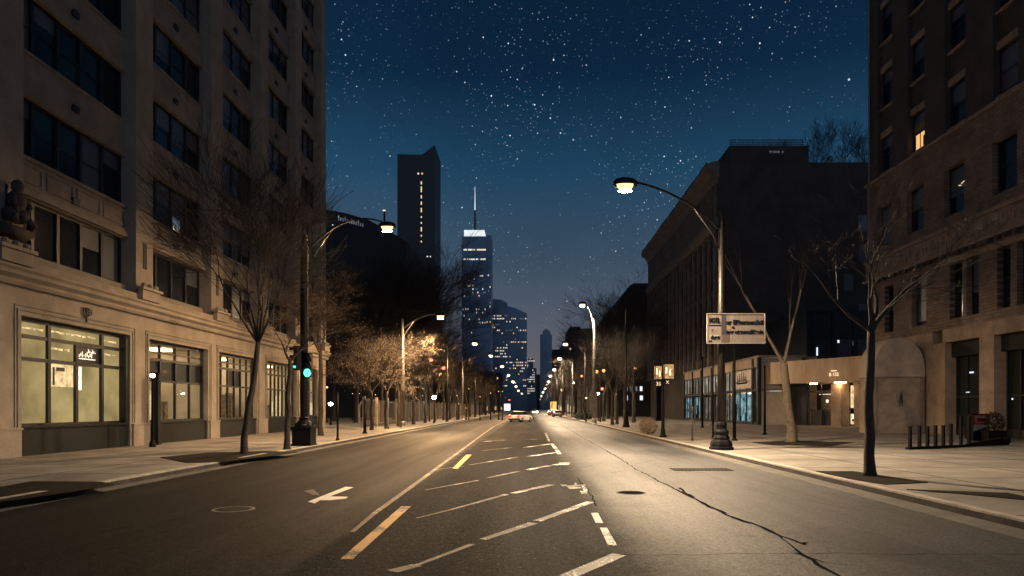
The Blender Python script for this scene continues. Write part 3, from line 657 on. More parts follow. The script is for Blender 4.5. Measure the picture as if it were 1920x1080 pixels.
for i in range(26): a_ = random.uniform(-.22, .22); b.box(x0+1.75+a_, x0+1.78+a_, yf+.05, yf+.056, 1.9+random.uniform(-.1, 1.0), 1.94+random.uniform(0, 1.05))
pp(b, 'paint_splash', 'board')

# ------------------------------------------------------------------ mid building with classical cornice, right
MX = 24.0
MBd = thing('corniced_building', 'dark block with heavy classical cornice and long row of pilasters', 'building', (MX, 110, 0))
def mp_(b, n, m, sm=False): return pp(b, n, m, sm, MBd)
mp_(MB().box(MX+.6, 72, 89.05, 139, .003, 32.4), 'body', 'mid')
w = MB().box(MX+.3, MX+.9, 89, 139.1, 7.2, 32.2)
mp_(w, 'wall', 'mid')
c_ = MB().prof([(MX+.35, 31.2), (MX-.1, 31.2), (MX-.3, 31.7), (MX-1.0, 32.1), (MX-1.2, 32.5), (MX-1.2, 32.9), (MX+.35, 33.3)], 88.2, 139.6)
c_.prof([(MX+.35, 24.6), (MX-.1, 24.6), (MX-.4, 25.1), (MX-.5, 25.5), (MX-.2, 25.8), (MX+.35, 25.8)], 88.7, 139.4)
c_.box(MX-.05, MX+.35, 88.9, 139.2, 25.8, 26.3).box(MX-.05, MX+.35, 88.9, 139.2, 30.6, 31.2)
mp_(c_, 'cornice', 'midl')
ac = MB(); random.seed(2)
for i in range(26):
    y = 89.6+i*1.95; ac.prof([(MX-1.1, 33.0), (MX-1.2, 33.1), (MX-.9, 33.35+random.uniform(0, .25)), (MX-.6, 33.2)], y, y+1.1)
mp_(ac, 'roof_ornament', 'mid')
pl_ = MB()
for i in range(18): y = 89.2+i*2.9; pl_.box(MX-.0, MX+.35, y, y+.8, 7.2, 24.6)
for i in range(35): y = 89.2+i*1.45; pl_.box(MX+.05, MX+.35, y, y+.45, 26.3, 30.6)
mp_(pl_, 'pilaster', 'midl')
for i in range(17):
    y = 90+i*2.9
    for z0, z1 in ((8.6, 12.2), (13, 16.4), (17.2, 20.4), (21.2, 24.2)): mp_(MB().box(MX+.26, MX+.3, y+.35, y+1.75, z0, z1), 'window', 'dglass')
ph = MB().box(26.0, 36.2, 89.4, 100, 33.25, 35.6).box(25.4, 26.0, 89.6, 99, 33.25, 34.4); mp_(ph, 'penthouse', 'mid')
mp_(MB().box(MX+.35, 72, 88.98, 89.04, .003, 33.3), 'side_wall', 'mid')
rl = MB()
for i in range(60):
    x = 26.1+i*.16; rl.tube([(x, 89.6, 35.6), (x+random.uniform(-.04, .04), 89.6, 36.45)], .03, 4)
for z in (36.45, 36.1, 35.85): rl.tube([(26.05, 89.6, z), (35.7, 89.6, z)], .035, 4)
mp_(rl, 'roof_railing', 'mid')
tx = text('PI NNA  4', .42, 'roof_sign', 'dimw', MBd, (32.0, 89.33, 34.75), FACE); tx.matrix_parent_inverse = Matrix.Translation(-MBd.location)
random.seed(31)
for i in range(9):
    for z0 in (9.2, 13.0, 16.8, 20.6, 24.4, 28.2):
        x = 40.5+i*1.9
        if random.random() < .34: continue
        mt = 'dglass' if random.random() < .8 else 'blind'
        mp_(MB().box(x, x+1.2, 88.93, 88.975, z0, z0+2.1), 'window', mt)
for x, z, m_ in ((34.7, 8.3, 'dimw'), (36.2, 8.2, 'dimw'), (34.9, 9.8, 'whitew_'), (37.6, 9.4, 'dimw')):
    mp_(MB().box(x-.3, x+.7 if m_ == 'dimw' else x, 88.9, 88.94, z, z+1.3 if m_ == 'dimw' else z+.5), 'lit_window', m_)
# dark glazed lower wing beyond the canopy
wg = thing('glass_wing', 'dark glazed low wing rising behind the bronze entrance canopy', 'building', (40, 78, 0))
pp(MB().box(30.5, 62, 76, 88.5, .003, 12.5), 'body', 'wall2', False, wg)
b = MB()
for i in range(12): b.box(31+i*2.3, 31.35+i*2.3, 75.9, 76, 6.5, 12.4)
for z in (7, 9.4, 12.1): b.box(30.5, 58, 75.92, 76, z, z+.3)
pp(b, 'frame', 'frame', False, wg)
b = MB(); random.seed(3)
for i in range(11):
    if i in (1, 2, 4, 5, 8): b.box(31.5+i*2.3, 33.1+i*2.3, 75.96, 75.99, 7.4, 9.3)
pp(b, 'window', 'blind', False, wg)
pp(MB().box(31.6, 31.75, 75.93, 75.97, 7.5, 8.4).box(33.9, 34.1, 75.93, 75.95, 8.9, 9.2).box(35.6, 35.9, 75.93, 75.95, 8.6, 9.1), 'lit_window', 'whitew_', False, wg)

# podium with lit shops
PD = thing('shop_podium', 'two storey glazed shop front lit teal below and warm above', 'building', (MX, 88, 0))
def dp(b, n, m, sm=False): return pp(b, n, m, sm, PD)
ys = [72.1, 73.9, 80.9, 86, 90.5, 96, 101, 106.5]
dp(MB().box(MX+5, 30, 72, 107, .003, 7.1).box(MX-.05, MX+5, 72, 107, 7.0, 7.25).box(MX+.1, MX+5, 72, 107, 3.55, 3.75), 'body', 'plaster')
b = MB()
for y in ys: b.box(MX-.15, MX+.2, y-.22, y+.22, .003, 7.0)
b.box(MX-.1, MX+.2, 72, 107, 3.5, 3.8)
for i in range(len(ys)-1):
    for k in (1, 2): y = ys[i]+(ys[i+1]-ys[i])*k/3; b.box(MX-.03, MX+.1, y-.05, y+.05, .3, 6.1)
b.box(MX-.05, MX+.15, 72, 107, .003, .3).box(MX-.03, MX+.1, 72, 107, 5.95, 6.05)
dp(b, 'frame', 'frame')
b = MB(); random.seed(6)
for i in range(len(ys)-1): b.box(MX-.02, MX+.2, ys[i]+.22, ys[i+1]-.22, 6.05, 7.0)
dp(b, 'panel', 'fascia')
dp(MB().quad((MX+.05, 72, .3), (MX+.05, 72, 5.95), (MX+.05, 107, 5.95), (MX+.05, 107, .3)), 'glass', 'lglass')
cool = [0, 1, 5, 6]
for i in range(len(ys)-1):
    a, c = ys[i]+.1, ys[i+1]-.1
    b = MB()
    for z0, z1 in ((.01, 3.5), (3.8, 6.98)):
        b.quad((MX+4.5, a, z0), (MX+4.5, c, z0), (MX+4.5, c, z1), (MX+4.5, a, z1)).quad((MX+.2, a, z0), (MX+4.5, a, z0), (MX+4.5, a, z1), (MX+.2, a, z1)).quad((MX+4.5, c, z0), (MX+.2, c, z0), (MX+.2, c, z1), (MX+4.5, c, z1))
    dp(b, 'interior', 'room')
    b = MB().box(MX+1.5, MX+3, a+.6, c-.6, 3.4, 3.46); dp(b, 'ceiling_light', 'tealp' if i in cool else 'warmp')
    b = MB().box(MX+1.5, MX+2.5, a+1, c-1, 6.85, 6.9); dp(b, 'ceiling_light', 'warmp')
    b = MB()
    for k in range(7): yy = random.uniform(a+.1, c-.7); b.box(MX+.1, MX+.118, yy, yy+random.uniform(.06, .5), .32, random.uniform(.7, 3.0))
    for k in range(3): yy = random.uniform(a+.1, c-.7); b.box(MX+.1, MX+.118, yy, yy+random.uniform(.05, .3), 3.85, random.uniform(4.6, 5.9))
    dp(b, 'window_goods', 'ink')
    b = MB()
    for k in range(9):
        yy = random.uniform(a, c-.6); xx = random.uniform(MX+.4, MX+3.6); b.box(xx, xx+.3, yy, yy+random.uniform(.1, .6), .02, random.uniform(.8, 2.6))
    lb = MB().box(MX+.12, MX+.13, a, c, 3.85, 5.9); dp(lb, 'lit_sheet', emit('upper glow sheet', (.62, .52, .38), (.7, .45, .5, .8, .55, .35, .45)[i % 7], .6, 1.1))  # added glowing sheet behind the upper panes, standing in for lit rooms
    if i in cool: lb = MB().box(MX+.14, MX+.15, a+.5, c-.6, .35, 3.3); dp(lb, 'glow_sheet', emit('cool glow sheet', (.42, .66, .7), .55, .9, 1.6))  # lower glowing sheets, added to brighten the panes
    else: lb = MB().box(MX+.14, MX+.15, a+.3, c-1.4, .35, 3.2); dp(lb, 'glow_sheet', emit('warm glow sheet', (.6, .5, .38), .3, .7, 1.2))
    for k in range(3): yy = random.uniform(a, c-.4); b.box(MX+.5, MX+1.2, yy, yy+.3, 3.82, random.uniform(5, 6.5))
    dp(b, 'shop_goods', 'shelf')
# ship picture
b = MB().box(MX-.06, MX-.035, 74.3, 80.5, 3.95, 5.9); dp(b, 'ship_panel', 'peach')
b = MB().prof([(75.2, 4.78), (75.9, 4.42), (79.2, 4.42), (80.0, 4.78), (79.0, 4.62), (76.2, 4.6)], MX-.085, MX-.065, 'x')
for y, l in ((76.2, .7), (76.9, 1.1), (77.6, 1.25), (78.4, 1.0), (79.1, .75)):
    b.box(MX-.09, MX-.07, y-.06, y+.06, 4.6, 4.6+l); b.prof([(y, 4.6+l*.95), (y-.4, 4.7), (y+.1, 4.68)], MX-.095, MX-.075, 'x')
dp(b, 'ship_emblem', 'ink')

# entrance canopy block
EC = thing('entrance_canopy', 'bronze fascia canopy over shop entrance with small lit number', 'canopy', (25.3, 74, 0))
A_, B_ = Vector((24.6, 72.3)), Vector((31.4, 60.0)); dr = (B_-A_).normalized(); nr = Vector((dr.y, -dr.x)); 
if nr.x > 0: nr = -nr           # nr points to the street
def loc(u, v): p = A_+dr*u+nr*v; return (p.x, p.y)
def cb_(b, u0, u1, v0, v1, z0, z1):
    q = [loc(u0, v0), loc(u1, v0), loc(u1, v1), loc(u0, v1)]
    ar = sum(q[i][0]*q[(i+1) % 4][1]-q[(i+1) % 4][0]*q[i][1] for i in range(4))
    if ar < 0: q.reverse()
    b.prism(q, z0, z1); return b
LN = (B_-A_).length
def ep(b, n, m): return pp(b, n, m, False, EC)
fb = MB(); cb_(fb, 0, LN, -6, 0, 4.35, 6.45); cb_(fb, -.1, LN, -6, .1, 4.2, 4.35); ep(fb, 'fascia', 'fascia')
ep(cb_(MB(), 0, LN, -6, -5, .003, 4.2), 'back_wall', 'mid')
b = MB(); cb_(b, 7.3, 8.4, -2.2, -1.0, .003, 4.2); cb_(b, 9.6, LN, -2.2, -1.2, .003, 4.2); ep(b, 'stone_wall', 'stone')
b = MB()
for u in (0.6, 2.1, 3.6, 3.9, 5.4, 7.2): cb_(b, u, u+.12, -2.1, -2.0, .003, 4.2)
cb_(b, .6, 7.2, -2.1, -2.0, 3.3, 3.45); cb_(b, 3.6, 7.2, -2.1, -2.0, 1.5, 1.6); cb_(b, 1.2, 3.6, -2.4, -2.1, .003, 4.2); ep(b, 'frame', 'frame')
ep(cb_(MB(), 0.6, 1.2, -2.6, -2.5, .3, 3.3), 'teal_window', emit('teal window', (.35, .8, .85), .55, .3, 3))
b = MB(); cb_(b, 3.9, 7.2, -4.2, -4.1, .1, 3.3); ep(b, 'interior', 'shelf')
b = MB(); cb_(b, 4.1, 7.1, -2.3, -2.2, .05, 1.45); ep(b, 'counter', 'frame')
b = MB(); cb_(b, 5.9, 6.4, -4.0, -3.9, 1.7, 2.6); cb_(b, 4.9, 5.1, -3.5, -3.4, 2.3, 2.6); cb_(b, 6.8, 6.9, -3.5, -3.4, 1.8, 2.9); ep(b, 'display', 'bright')
b = MB(); cb_(b, 4.4, 6.9, -3.4, -3.0, 3.1, 3.14); ep(b, 'ceiling_light', 'bright')
b = MB(); cb_(b, 8.4, 9.6, -2.5, -2.4, .2, 3.9); ep(b, 'lit_display', 'frost2')
b = MB(); cb_(b, 9.1, 9.45, -2.3, -2.2, 2.0, 3.0); cb_(b, 8.7, 9.1, -2.3, -2.2, .7, 1.1); ep(b, 'display_light', 'bright')
b = MB(); cb_(b, 8.45, 9.2, -2.35, -2.3, 1.2, 1.75); cb_(b, 8.6, 8.9, -2.35, -2.3, .5, .8); ep(b, 'display_goods', 'ink')
b = MB(); cb_(b, 8.0, 9.0, -.9, -.6, 4.1, 4.19); cb_(b, 5.0, 5.6, -1.2, -.9, 4.1, 4.19); ep(b, 'added_soffit_light', emit('added soffit light', (1, .62, .28), 60))  # lights added under the soffit to brighten the stone wall
b = MB(); cb_(b, 10.6, 12.2, -1.2, -1.15, 2.9, 3.9); ep(b, 'sign_box', 'ink')
b = MB()
for i, z in enumerate((3.0, 3.15, 3.3)):
    u = 10.7
    while u < 12: l = .12+.1*((int(u*50)+i) % 3); cb_(b, u, u+l, -1.15, -1.12, z, z+.06); u += l+.06
ep(b, 'neon_lines', 'redneon')
ang = math.atan2(dr.y, dr.x)
for s_, dz, sz in (('ooooo', 5.25, .22), ('B 132', 4.88, .45)):
    px_, py_ = loc(8.4, .03); o = text(s_, sz, 'lit_number', 'warmw', EC, (px_, py_, dz), (R(90), 0, ang), .01, bold=.01); o.matrix_parent_inverse = Matrix.Translation(-EC.location)
o = MB().tube([(26.0, 74.6, 6.3), (26.0, 74.6, 7.3)], .12, 8).build('canopy_light', emit('canopy light', (.8, 1, .8), 1.0)); tag(o, 'small upright pale green tube light above the canopy corner', 'light')

# ------------------------------------------------------------------ far buildings
def fwin(root, cx, cy, w_, z0, z1, dx, dz, prob, mats, sw=.5, sh=.4, seed=1, face='y', zfun=None, depth=None):
    """scattered lit windows on the side that looks down the street"""
    random.seed(seed); bs = {m: MB() for m in mats}
    nx = int(w_/dx); nz_ = int((z1-z0)/dz)
    for j in range(nz_):
        rowp = prob*random.choice((.25, .6, 1, 1.7)); run = 0
        for i in range(nx):
            p = rowp*(2.2 if run else .8)
            if random.random() < p:
                run = 1; m = random.choice(mats)
                x = cx-w_/2+(i+.5)*dx; z = z0+(j+.5)*dz; bs[m].box(x-dx*sw/2, x+dx*sw/2*random.uniform(.6, 1.5), cy-.06, cy-.02, z-dz*sh/2, z+dz*sh/2)
            else: run = 0
    for m, b in bs.items():
        if b.v: pp(b, 'lit_windows', m, False, root)['kind'] = 'stuff'
def X(px, d): return (px-VX)*d/F
def Z(py, d): return CH+(VY-py)*d/F
# slanted-top slab tower
d = 380; T = thing('slab_tower', 'black slab tower with slanted top and vertical string of lights', 'skyscraper', (X(780, d), d, 0))
x0, x1 = X(745, d), X(815, d)
pp(MB().prof([(x0, 0), (x1, 0), (x1, Z(272, d)), (x0+(x1-x0)*.66, Z(290, d)), (x0, Z(289, d))], d, d+26), 'body', 'wall2', False, T)
b = MB()
for i, y in enumerate((343, 355, 369, 381, 394, 407, 418, 430, 442, 453)): xx = X(790, d); h = .55+.9*(i % 3 == 1)+.5*(i < 4); b.box(xx-.28, xx+.28, d-.1, d-.03, Z(y, d)-h*.8, Z(y, d)+h*.8)
pp(b, 'lit_windows', 'warmw', False, T)
pp(MB().box(X(783, d), X(785.5, d), d-.1, d-.03, Z(327, d), Z(324, d)).box(X(800, d), X(803, d), d-.1, d-.03, Z(482, d), Z(480, d)).box(X(806, d), X(808, d), d-.1, d-.03, Z(482, d), Z(480, d)), 'white_light', 'whitew_', False, T)
pp(MB().box(X(790, d), X(793, d), d-.1, d-.03, Z(327, d), Z(324, d)), 'amber_light', 'amberw', False, T)
# antenna tower
d = 620; T = thing('antenna_tower', 'glass skyscraper with glowing white crown and tall antenna', 'skyscraper', (X(893, d), d, 0))
pp(MB().box(X(866, d), X(912, d), d, d+30, 0, Z(443, d)).box(X(911.9, d), X(921, d), d+2, d+28, 0, Z(440, d)), 'body', 'tglass', False, T)
pp(MB().box(X(870, d), X(908, d), d+.5, d+28, Z(443, d), Z(431, d)), 'crown', 'crownl', False, T)
b = MB().tube([(X(889, d), d+10, Z(431, d)), (X(889, d), d+10, Z(388, d))], [1.1, .7], 6); pp(b, 'antenna', 'wall2', False, T)
pp(MB().tube([(X(889, d), d+10, Z(388, d)), (X(889, d), d+10, Z(343, d))], [.6, .15], 6), 'antenna_tip', 'mast', False, T)
cw = X(889, d)
fwin(T, cw, d, 21, 65, Z(505, d), 1.1, 3.0, .16, ['whitew_', 'warmw', 'dimw'], .6, .45, 2)
fwin(T, cw, d, 21, Z(495, d), Z(450, d), 1.0, 8.5, .3, ['whitew_', 'dimw', 'warmw'], .8, .16, 9)
fwin(T, X(916, d), d+2, 4, 60, Z(470, d), 1.3, 3.5, .14, ['warmw', 'whitew_', 'dimw'], .5, .4, 5)
# curved-top twin residential towers
d = 760
T = thing('apartment_tower', 'wide high-rise with curved roof and many scattered lit windows', 'skyscraper', (X(957, d), d, 0))
pr = [(X(922, d), 0), (X(988, d), 0), (X(988, d), Z(588, d)), (X(978, d), Z(583, d)), (X(965, d), Z(577, d)), (X(952, d), Z(574, d)), (X(951, d), Z(568, d)), (X(940, d), Z(562, d)), (X(922, d), Z(560, d))]
pp(MB().prof(pr, d, d+30), 'body', 'tglass', False, T)
fwin(T, X(938, d), d, 18, 25, Z(572, d), 1.7, 3.2, .24, ['warmw', 'whitew_', 'warmw', 'dimw'], .5, .4, 12)
fwin(T, X(971, d), d, 19, 25, Z(590, d), 1.9, 3.2, .24, ['warmw', 'amberw', 'whitew_', 'dimw'], .5, .4, 13)
T = thing('low_tower', 'short far block dotted with lights beside the curved-roof tower', 'building', (X(997, 900), 900, 0)); d = 900
pp(MB().box(X(986, d), X(1006, d), d, d+20, 0, Z(690, d)).box(X(990, d), X(1000, d), d+1, d+19, Z(690, d), Z(672, d)), 'body', 'tglass', False, T); fwin(T, X(995, d), d, 12, 20, Z(670, d), 1.6, 3, .3, ['warmw', 'whitew_'], .5, .4, 3)
d = 820; T = thing('peaked_tower', 'slim dark tower with stepped peak right of the street axis', 'skyscraper', (X(1024, d), d, 0))
pp(MB().box(X(1013, d), X(1035, d), d, d+22, 0, Z(627, d)).prof([(X(1017, d), Z(627, d)), (X(1032, d), Z(627, d)), (X(1031, d), Z(620, d)), (X(1024, d), Z(616, d)), (X(1018, d), Z(620, d))], d+2, d+18), 'body', 'tglass', False, T)
fwin(T, X(1028, d), d, 6, 60, Z(630, d), 1.7, 4, .3, ['dimw', 'whitew_'], .5, .4, 4)
d = 950; T = thing('street_end_block', 'broad dark block closing the far end of the street', 'building', (0, d, 0))
pp(MB().box(X(930, d), X(1060, d), d, d+40, 0, Z(702, d)).box(X(1035, d), X(1062, d), d+2, d+30, 0, Z(655, d)), 'body', 'wall3', False, T)
for (xa, xb, yt, d, nm, lb, sd) in ((1052, 1078, 648, 520, 'row_building', 'lowest dark stepped block behind the right lamp row', 3), (1066, 1088, 616, 430, 'row_building', 'square-topped dark block behind the right lamp row', 4), (1084, 1112, 622, 350, 'row_building', 'dark block nearest the round tree crown, right of the street', 5)):
    T = thing(nm, lb, 'building', (X((xa+xb)/2, d), d, 0)); pp(MB().box(X(xa, d), X(xb, d)+8, d, d+40, 0, Z(yt, d)).box(X(xa, d)+1, X(xb, d), d+1, d+15, Z(yt, d), Z(yt, d)+1.2), 'body', 'wall3', False, T)
    fwin(T, X((xa+xb)/2, d), d, X(xb, d)-X(xa, d), 10, Z(yt, d)-3, 2.2, 3.4, .03, ['dimw', 'warmw'], .4, .4, sd)
d = 150; T = thing('gabled_block', 'black blocky building with sloping shoulder beyond the cornice block', 'building', (22, d, 0))
pp(MB().prof([(15, 0), (X(1226, d), 0), (X(1226, d), Z(531, d)), (X(1188, d), Z(531, d)), (X(1180, d), Z(536, d)), (X(1166, d), Z(558, d)), (X(1150, d), Z(600, d)), (15, Z(640, d))], d, d+60), 'body', 'wall3', False, T)
fwin(T, X(1180, d), d, 7, 3, 8, 1.1, 2, .25, ['dimw', 'whitew_'], .5, .5, 6)
# left block behind the trees with curved roof
d = 128; T = thing('curved_roof_building', 'dark building with curved roof and strip of lit top windows', 'building', (-30, d, 0))
pr = [(-48, 0), (X(762, d), 0), (X(762, d), Z(452, d)), (X(720, d), Z(428, d)), (X(690, d), Z(412, d)), (X(650, d), Z(400, d)), (X(610, d), Z(392, d)), (-48, Z(390, d))]
pp(MB().prof(pr, d, d+40), 'body', 'wall3', False, T)
b = MB()
for i in range(12): xx = X(634+i*4.1, d); zz = Z(408+i*1.1, d); b.box(xx, xx+.22, d-.06, d-.02, zz-.5, zz+.1+.3*(i % 3 == 0))
pp(b, 'lit_windows', 'dimw', False, T)
pp(MB().box(X(718, d), X(723, d), d-.2, d-.1, Z(396, d), Z(394, d)).box(X(623, d), X(625, d), d-.06, d-.02, Z(423, d), Z(421, d)), 'roof_light', 'whitew_', False, T)
pp(MB().box(X(719, d), X(722, d), d-.1, d+.3, Z(428, d), Z(396, d)), 'chimney', 'wall3', False, T)
# low street frontages both sides, mostly hidden by trees
random.seed(14)
for i, (d, h, xs) in enumerate(((165, 12, -19), (215, 16, -18), (270, 13, -17), (340, 20, -17), (430, 24, -17))):
    T = thing('street_frontage', ['low dark frontage behind the nearer fence trees', 'second dark frontage along the left trees', 'third dark frontage along the left trees', 'fourth dark frontage further down the left side', 'last dark frontage before the left towers'][i], 'building', (xs-6, d, 0))
    pp(MB().box(xs-16, xs, d, d+38, 0, h), 'body', 'wall3', False, T); fwin(T, xs-8, d, 15, 1, h-1, 1.8, 3, .12, ['warmw', 'dimw'], .35, .4, 40+i)
    b = MB()
    for k in range(14):
        if random.random() < .5: y = d+1+k*2.6; b.box(xs+.02, xs+.06, y, y+1.2, 1, random.uniform(2, 3.2))
    pp(b, 'shop_windows', 'frost2', False, T)
for i, (d, h, xs) in enumerate(((225, 14, 15), (290, 18, 14.5), (380, 16, 14.5))):
    T = thing('street_frontage', ['nearer dark frontage behind the right lamp row', 'middle dark frontage behind the right lamp row', 'farthest dark frontage behind the right lamp row'][i], 'building', (xs+6, d, 0))
    pp(MB().box(xs, xs+14, d, d+45, 0, h), 'body', 'wall3', False, T)
    b = MB()
    for k in range(17):
        if random.random() < .6: y = d+1+k*2.6; b.box(xs-.06, xs-.02, y, y+1.6, .6, random.uniform(2.4, 3.8))
    pp(b, 'shop_windows', 'warmw', False, T)
o = thing('lit_kiosk', 'yellow lit kiosk front at the far right kerb', 'kiosk', (9.2, 250, 0))
MB().box(-1.2, 1.2, 0, 3, 0, 4.4).build('body', 'wall3', o); MB().box(-1.1, 1.1, -.06, -.01, .3, 4.2).build('lit_front', emit('yellow front', (1, .62, .18), 1.1, .3, 1), o)
o = thing('billboard', 'white backlit sign board beside the far left kerb', 'sign', (X(951, 300), 300, 0))
MB().box(-1.3, 1.3, 0, .3, .9, 3.7).build('lit_panel', emit('white panel', (1, .97, .9), 2.2), o); MB().box(-.15, .15, .05, .25, 0, .9).build('post', 'pole', o)

# ------------------------------------------------------------------ street lamps
LG = 'cobra-head street lamps along the street'
def street_lamp(label, base, head, top, pm='pole', ornate=False, r=.11, powr=1.0, fy=0., bs=1.):
    """base (x,y); head (x,z) of bowl; top z where the arm leaves the pole"""
    x, y = base; hx, hz = head[0]-x, head[1]
    t = thing('street_lamp', label, 'street lamp', (x, y, 0), 0, LG)
    sgn = 1 if hx > 0 else -1
    b = MB().tube([(0, 0, .2 if ornate else 0), (0, 0, top*.5), (0, 0, top)], [r*1.25, r, r*.72], 12).ball((0, 0, top), r*.8, 6)
    b.build('pole', pm, t, True)
    if ornate:
        b = MB().lathe([(.50, 0), (.50, .1), (.44, .14), (.46, .2), (.42, .34), (.33, .42), (.34, .5), (.27, .62), (.30, .68), (.30, .76), (.22, .86), (.22, .98), (.24, 1.02), (.22, 1.1), (.17, 1.16)], sides=8)
        b.build('pedestal', 'black', t)
    else:
        MB().lathe([(r*2.2, 0), (r*2.2, .05), (r*1.6, .12), (r*1.6, .5), (r*1.3, .6)], sides=10).build('pedestal', pm, t)
    P = []; z0 = top-.8
    for i in range(13):
        u = i/12; P.append((hx*u*.93, -fy*u*.93, z0+(hz+.22-z0)*(1-(1-u)**2.1)))
    MB().tube(P, [.055-.012*i/12 for i in range(13)], 8).build('arm', 'poled' if pm != 'pole' else pm, t, True)
    k = int(5); MB().tube([(0, 0, top-1.7), (P[2][0]*.6, P[2][1]*.6, (P[2][2]+top-1.7)*.5), P[4]], .03, 6).build('brace', pm, t, True)
    hb = MB(); n = 10
    for i in range(1): hb.lathe([(.02, hz+.32), (.12, hz+.31), (.22, hz+.26), (.27, hz+.18), (.28, hz+.03), (.265, hz+.03), (.25, hz+.1)], 0, 0, 16, 1.7)
    hb.v = [(vx+hx, vy-fy, vz) for vx, vy, vz in hb.v]
    hd = hb.build('lamp_head', 'poled', t, True)
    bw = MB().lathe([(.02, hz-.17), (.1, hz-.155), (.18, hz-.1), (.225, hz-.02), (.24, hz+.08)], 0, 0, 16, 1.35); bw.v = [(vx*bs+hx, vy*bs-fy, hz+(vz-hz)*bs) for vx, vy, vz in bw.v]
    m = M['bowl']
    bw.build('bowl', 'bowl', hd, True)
    ls = MB().lathe([(.19, -.012), (.19, 0)], sides=16, squash=1.35); ls.v = [(vx+hx, vy-fy, vz+hz-.175*bs) for vx, vy, vz in ls.v]; ls.f = ls.f[-2:-1]
    lid = MB().lathe([(.05, -.009), (.2, -.009), (.2, -.022), (.196, -.022), (.196, -.0095)], sides=16, squash=1.35); lid.v = [(vx+hx, vy-fy, vz+hz-.166*bs) for vx, vy, vz in lid.v]; lid.build('lens_shield', 'poled', hd)  # added opaque shield that stops the lens shining upwards
    ls.build('lens', emit('street lamp lens', GLOWW if x > 0 else GLOW, LAMP*powr), hd)
    return t
street_lamp('tall black street lamp on stepped pedestal carrying the wide notice board', (8.0, 28.7), (X(1172, 26.5), Z(349, 26.5)), Z(396, 28.7), 'poled', True, .14, 1.7, 2.2)
street_lamp('tall street lamp with green signals fixed to its dark post', (-10.35, 32.2), (X(726, 37.2), Z(427, 37.2)), Z(442, 32.2), 'poled', False, .12, .75, -5.0)
b = None
street_lamp('pale metal street lamp beside the frosted budding tree', (-10.85, 60), (X(826, 59), Z(593, 59)), Z(600, 60), 'pole', False, .16, 2.1, 1.0)
street_lamp('pale curved street lamp with double arm above the right trees', (X(1114, 77), 77), (X(1092, 77), Z(571, 77)), Z(600, 77), 'pole', False, .17)
left = [(890, 643, 89), (920, 666, 110), (941.5, 686, 136), (953.5, 702.5, 171), (961.5, 715, 214), (967.5, 724, 260), (972, 731.7, 321), (979, 738, 400)]
right = [(1060, 644, 98), (1049, 671, 126), (1039, 692, 161), (1032, 704, 193), (1028, 715, 234), (1026, 721, 265), (1022, 728, 315), (1018, 735, 386), (1015, 742, 480), (1012.5, 749, 600)]
labs = {('l', 0): 'street lamp whose curved arm rises over the left tree row, below the red signals', ('l', 1): 'street lamp with thick pale pole in front of the iron fence', ('r', 0): 'street lamp with long dark curved arm reaching from the right trees', ('r', 1): 'small-looking street lamp just beyond the long dark curved arm'}
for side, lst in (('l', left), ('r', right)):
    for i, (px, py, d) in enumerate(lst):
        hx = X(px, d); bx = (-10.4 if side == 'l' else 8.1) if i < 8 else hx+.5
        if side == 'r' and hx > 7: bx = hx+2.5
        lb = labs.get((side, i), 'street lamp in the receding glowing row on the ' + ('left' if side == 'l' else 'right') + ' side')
        street_lamp(lb, (bx, d), (hx, Z(py, d)), Z(py, d)-.4, 'pole' if i == 1 else 'poled', False, .12, 1.0 if i < 5 else .8, 0., 1.0 if i < 2 else (1.25 if i < 4 else 1.7))  # far bowls enlarged, bloom put into their size

# notice board on the right lamp
d = 28.45; t = thing('notice_board', 'wide weathered notice board with black lettering on the lamp post', 'sign', (X(1380, d), d, 0))
zb, zt = Z(643, d), Z(589, d); hw = 53.5/F*d
MB().box(-hw, hw, 0, .06, zb, zt).build('board', 'board', t)
MB().box(-hw-.02, hw+.02, -.02, .07, zt, zt+.03).box(-hw-.02, hw+.02, -.02, .07, zb-.03, zb).box(-hw-.03, -hw, -.02, .07, zb, zt).box(hw, hw+.03, -.02, .07, zb, zt).build('rim', 'label', t)
def bx(px): return (px-1380)/F*d
def u2(x): return 1310+x/12     # zoomed board coordinates
def v2(y): return 570+y/12
b = MB().box(bx(u2(510)), bx(u2(620)), -.008, -.001, Z(v2(680), d), Z(v2(235), d)); b.build('blue_band', 'boardb', t)
MB().box(bx(u2(510)), bx(u2(690)), -.008, -.001, Z(v2(862), d), Z(v2(690), d)).build('brown_patch', mat('brown patch', (.06, .04, .034), .7), t)
MB().box(bx(u2(215)), bx(u2(503)), -.01, -.001, Z(v2(490), d), Z(v2(470), d)).build('divider', 'ink', t)
MB().box(bx(u2(240)), bx(u2(480)), -.006, -.001, Z(v2(800), d), Z(v2(700), d)).build('pale_label', 'label', t)
MB().box(bx(u2(640)), bx(u2(720)), -.006, -.001, Z(v2(570), d), Z(v2(500), d)).build('yellow_patch', 'ylabel', t)
for s_, cx_, cy_, wpx, hpx, bo in (('IMOTIL', 355, 375, 250, 115, .016), ('dust', 365, 750, 210, 80, .012), ('ur EPhurmenScil', 1040, 415, 830, 100, .012), ('ner oiensvulKevis', 1035, 630, 820, 90, .012), ('no', 265, 832, 60, 50, .006), ('o', 775, 520, 60, 70, .01), ('*', 305, 605, 40, 60, .01)):
    sz = hpx/12/F*d*1.35; o = text(s_, sz, 'lettering', 'ink', t, (bx(u2(cx_)), -.012, Z(v2(cy_), d)), FACE, .003, bold=bo)
    wv = max(v.co.x for v in o.data.vertices)-min(v.co.x for v in o.data.vertices); k = (wpx/12/F*d)/max(wv, .01); o.scale = (k, 1, 1)
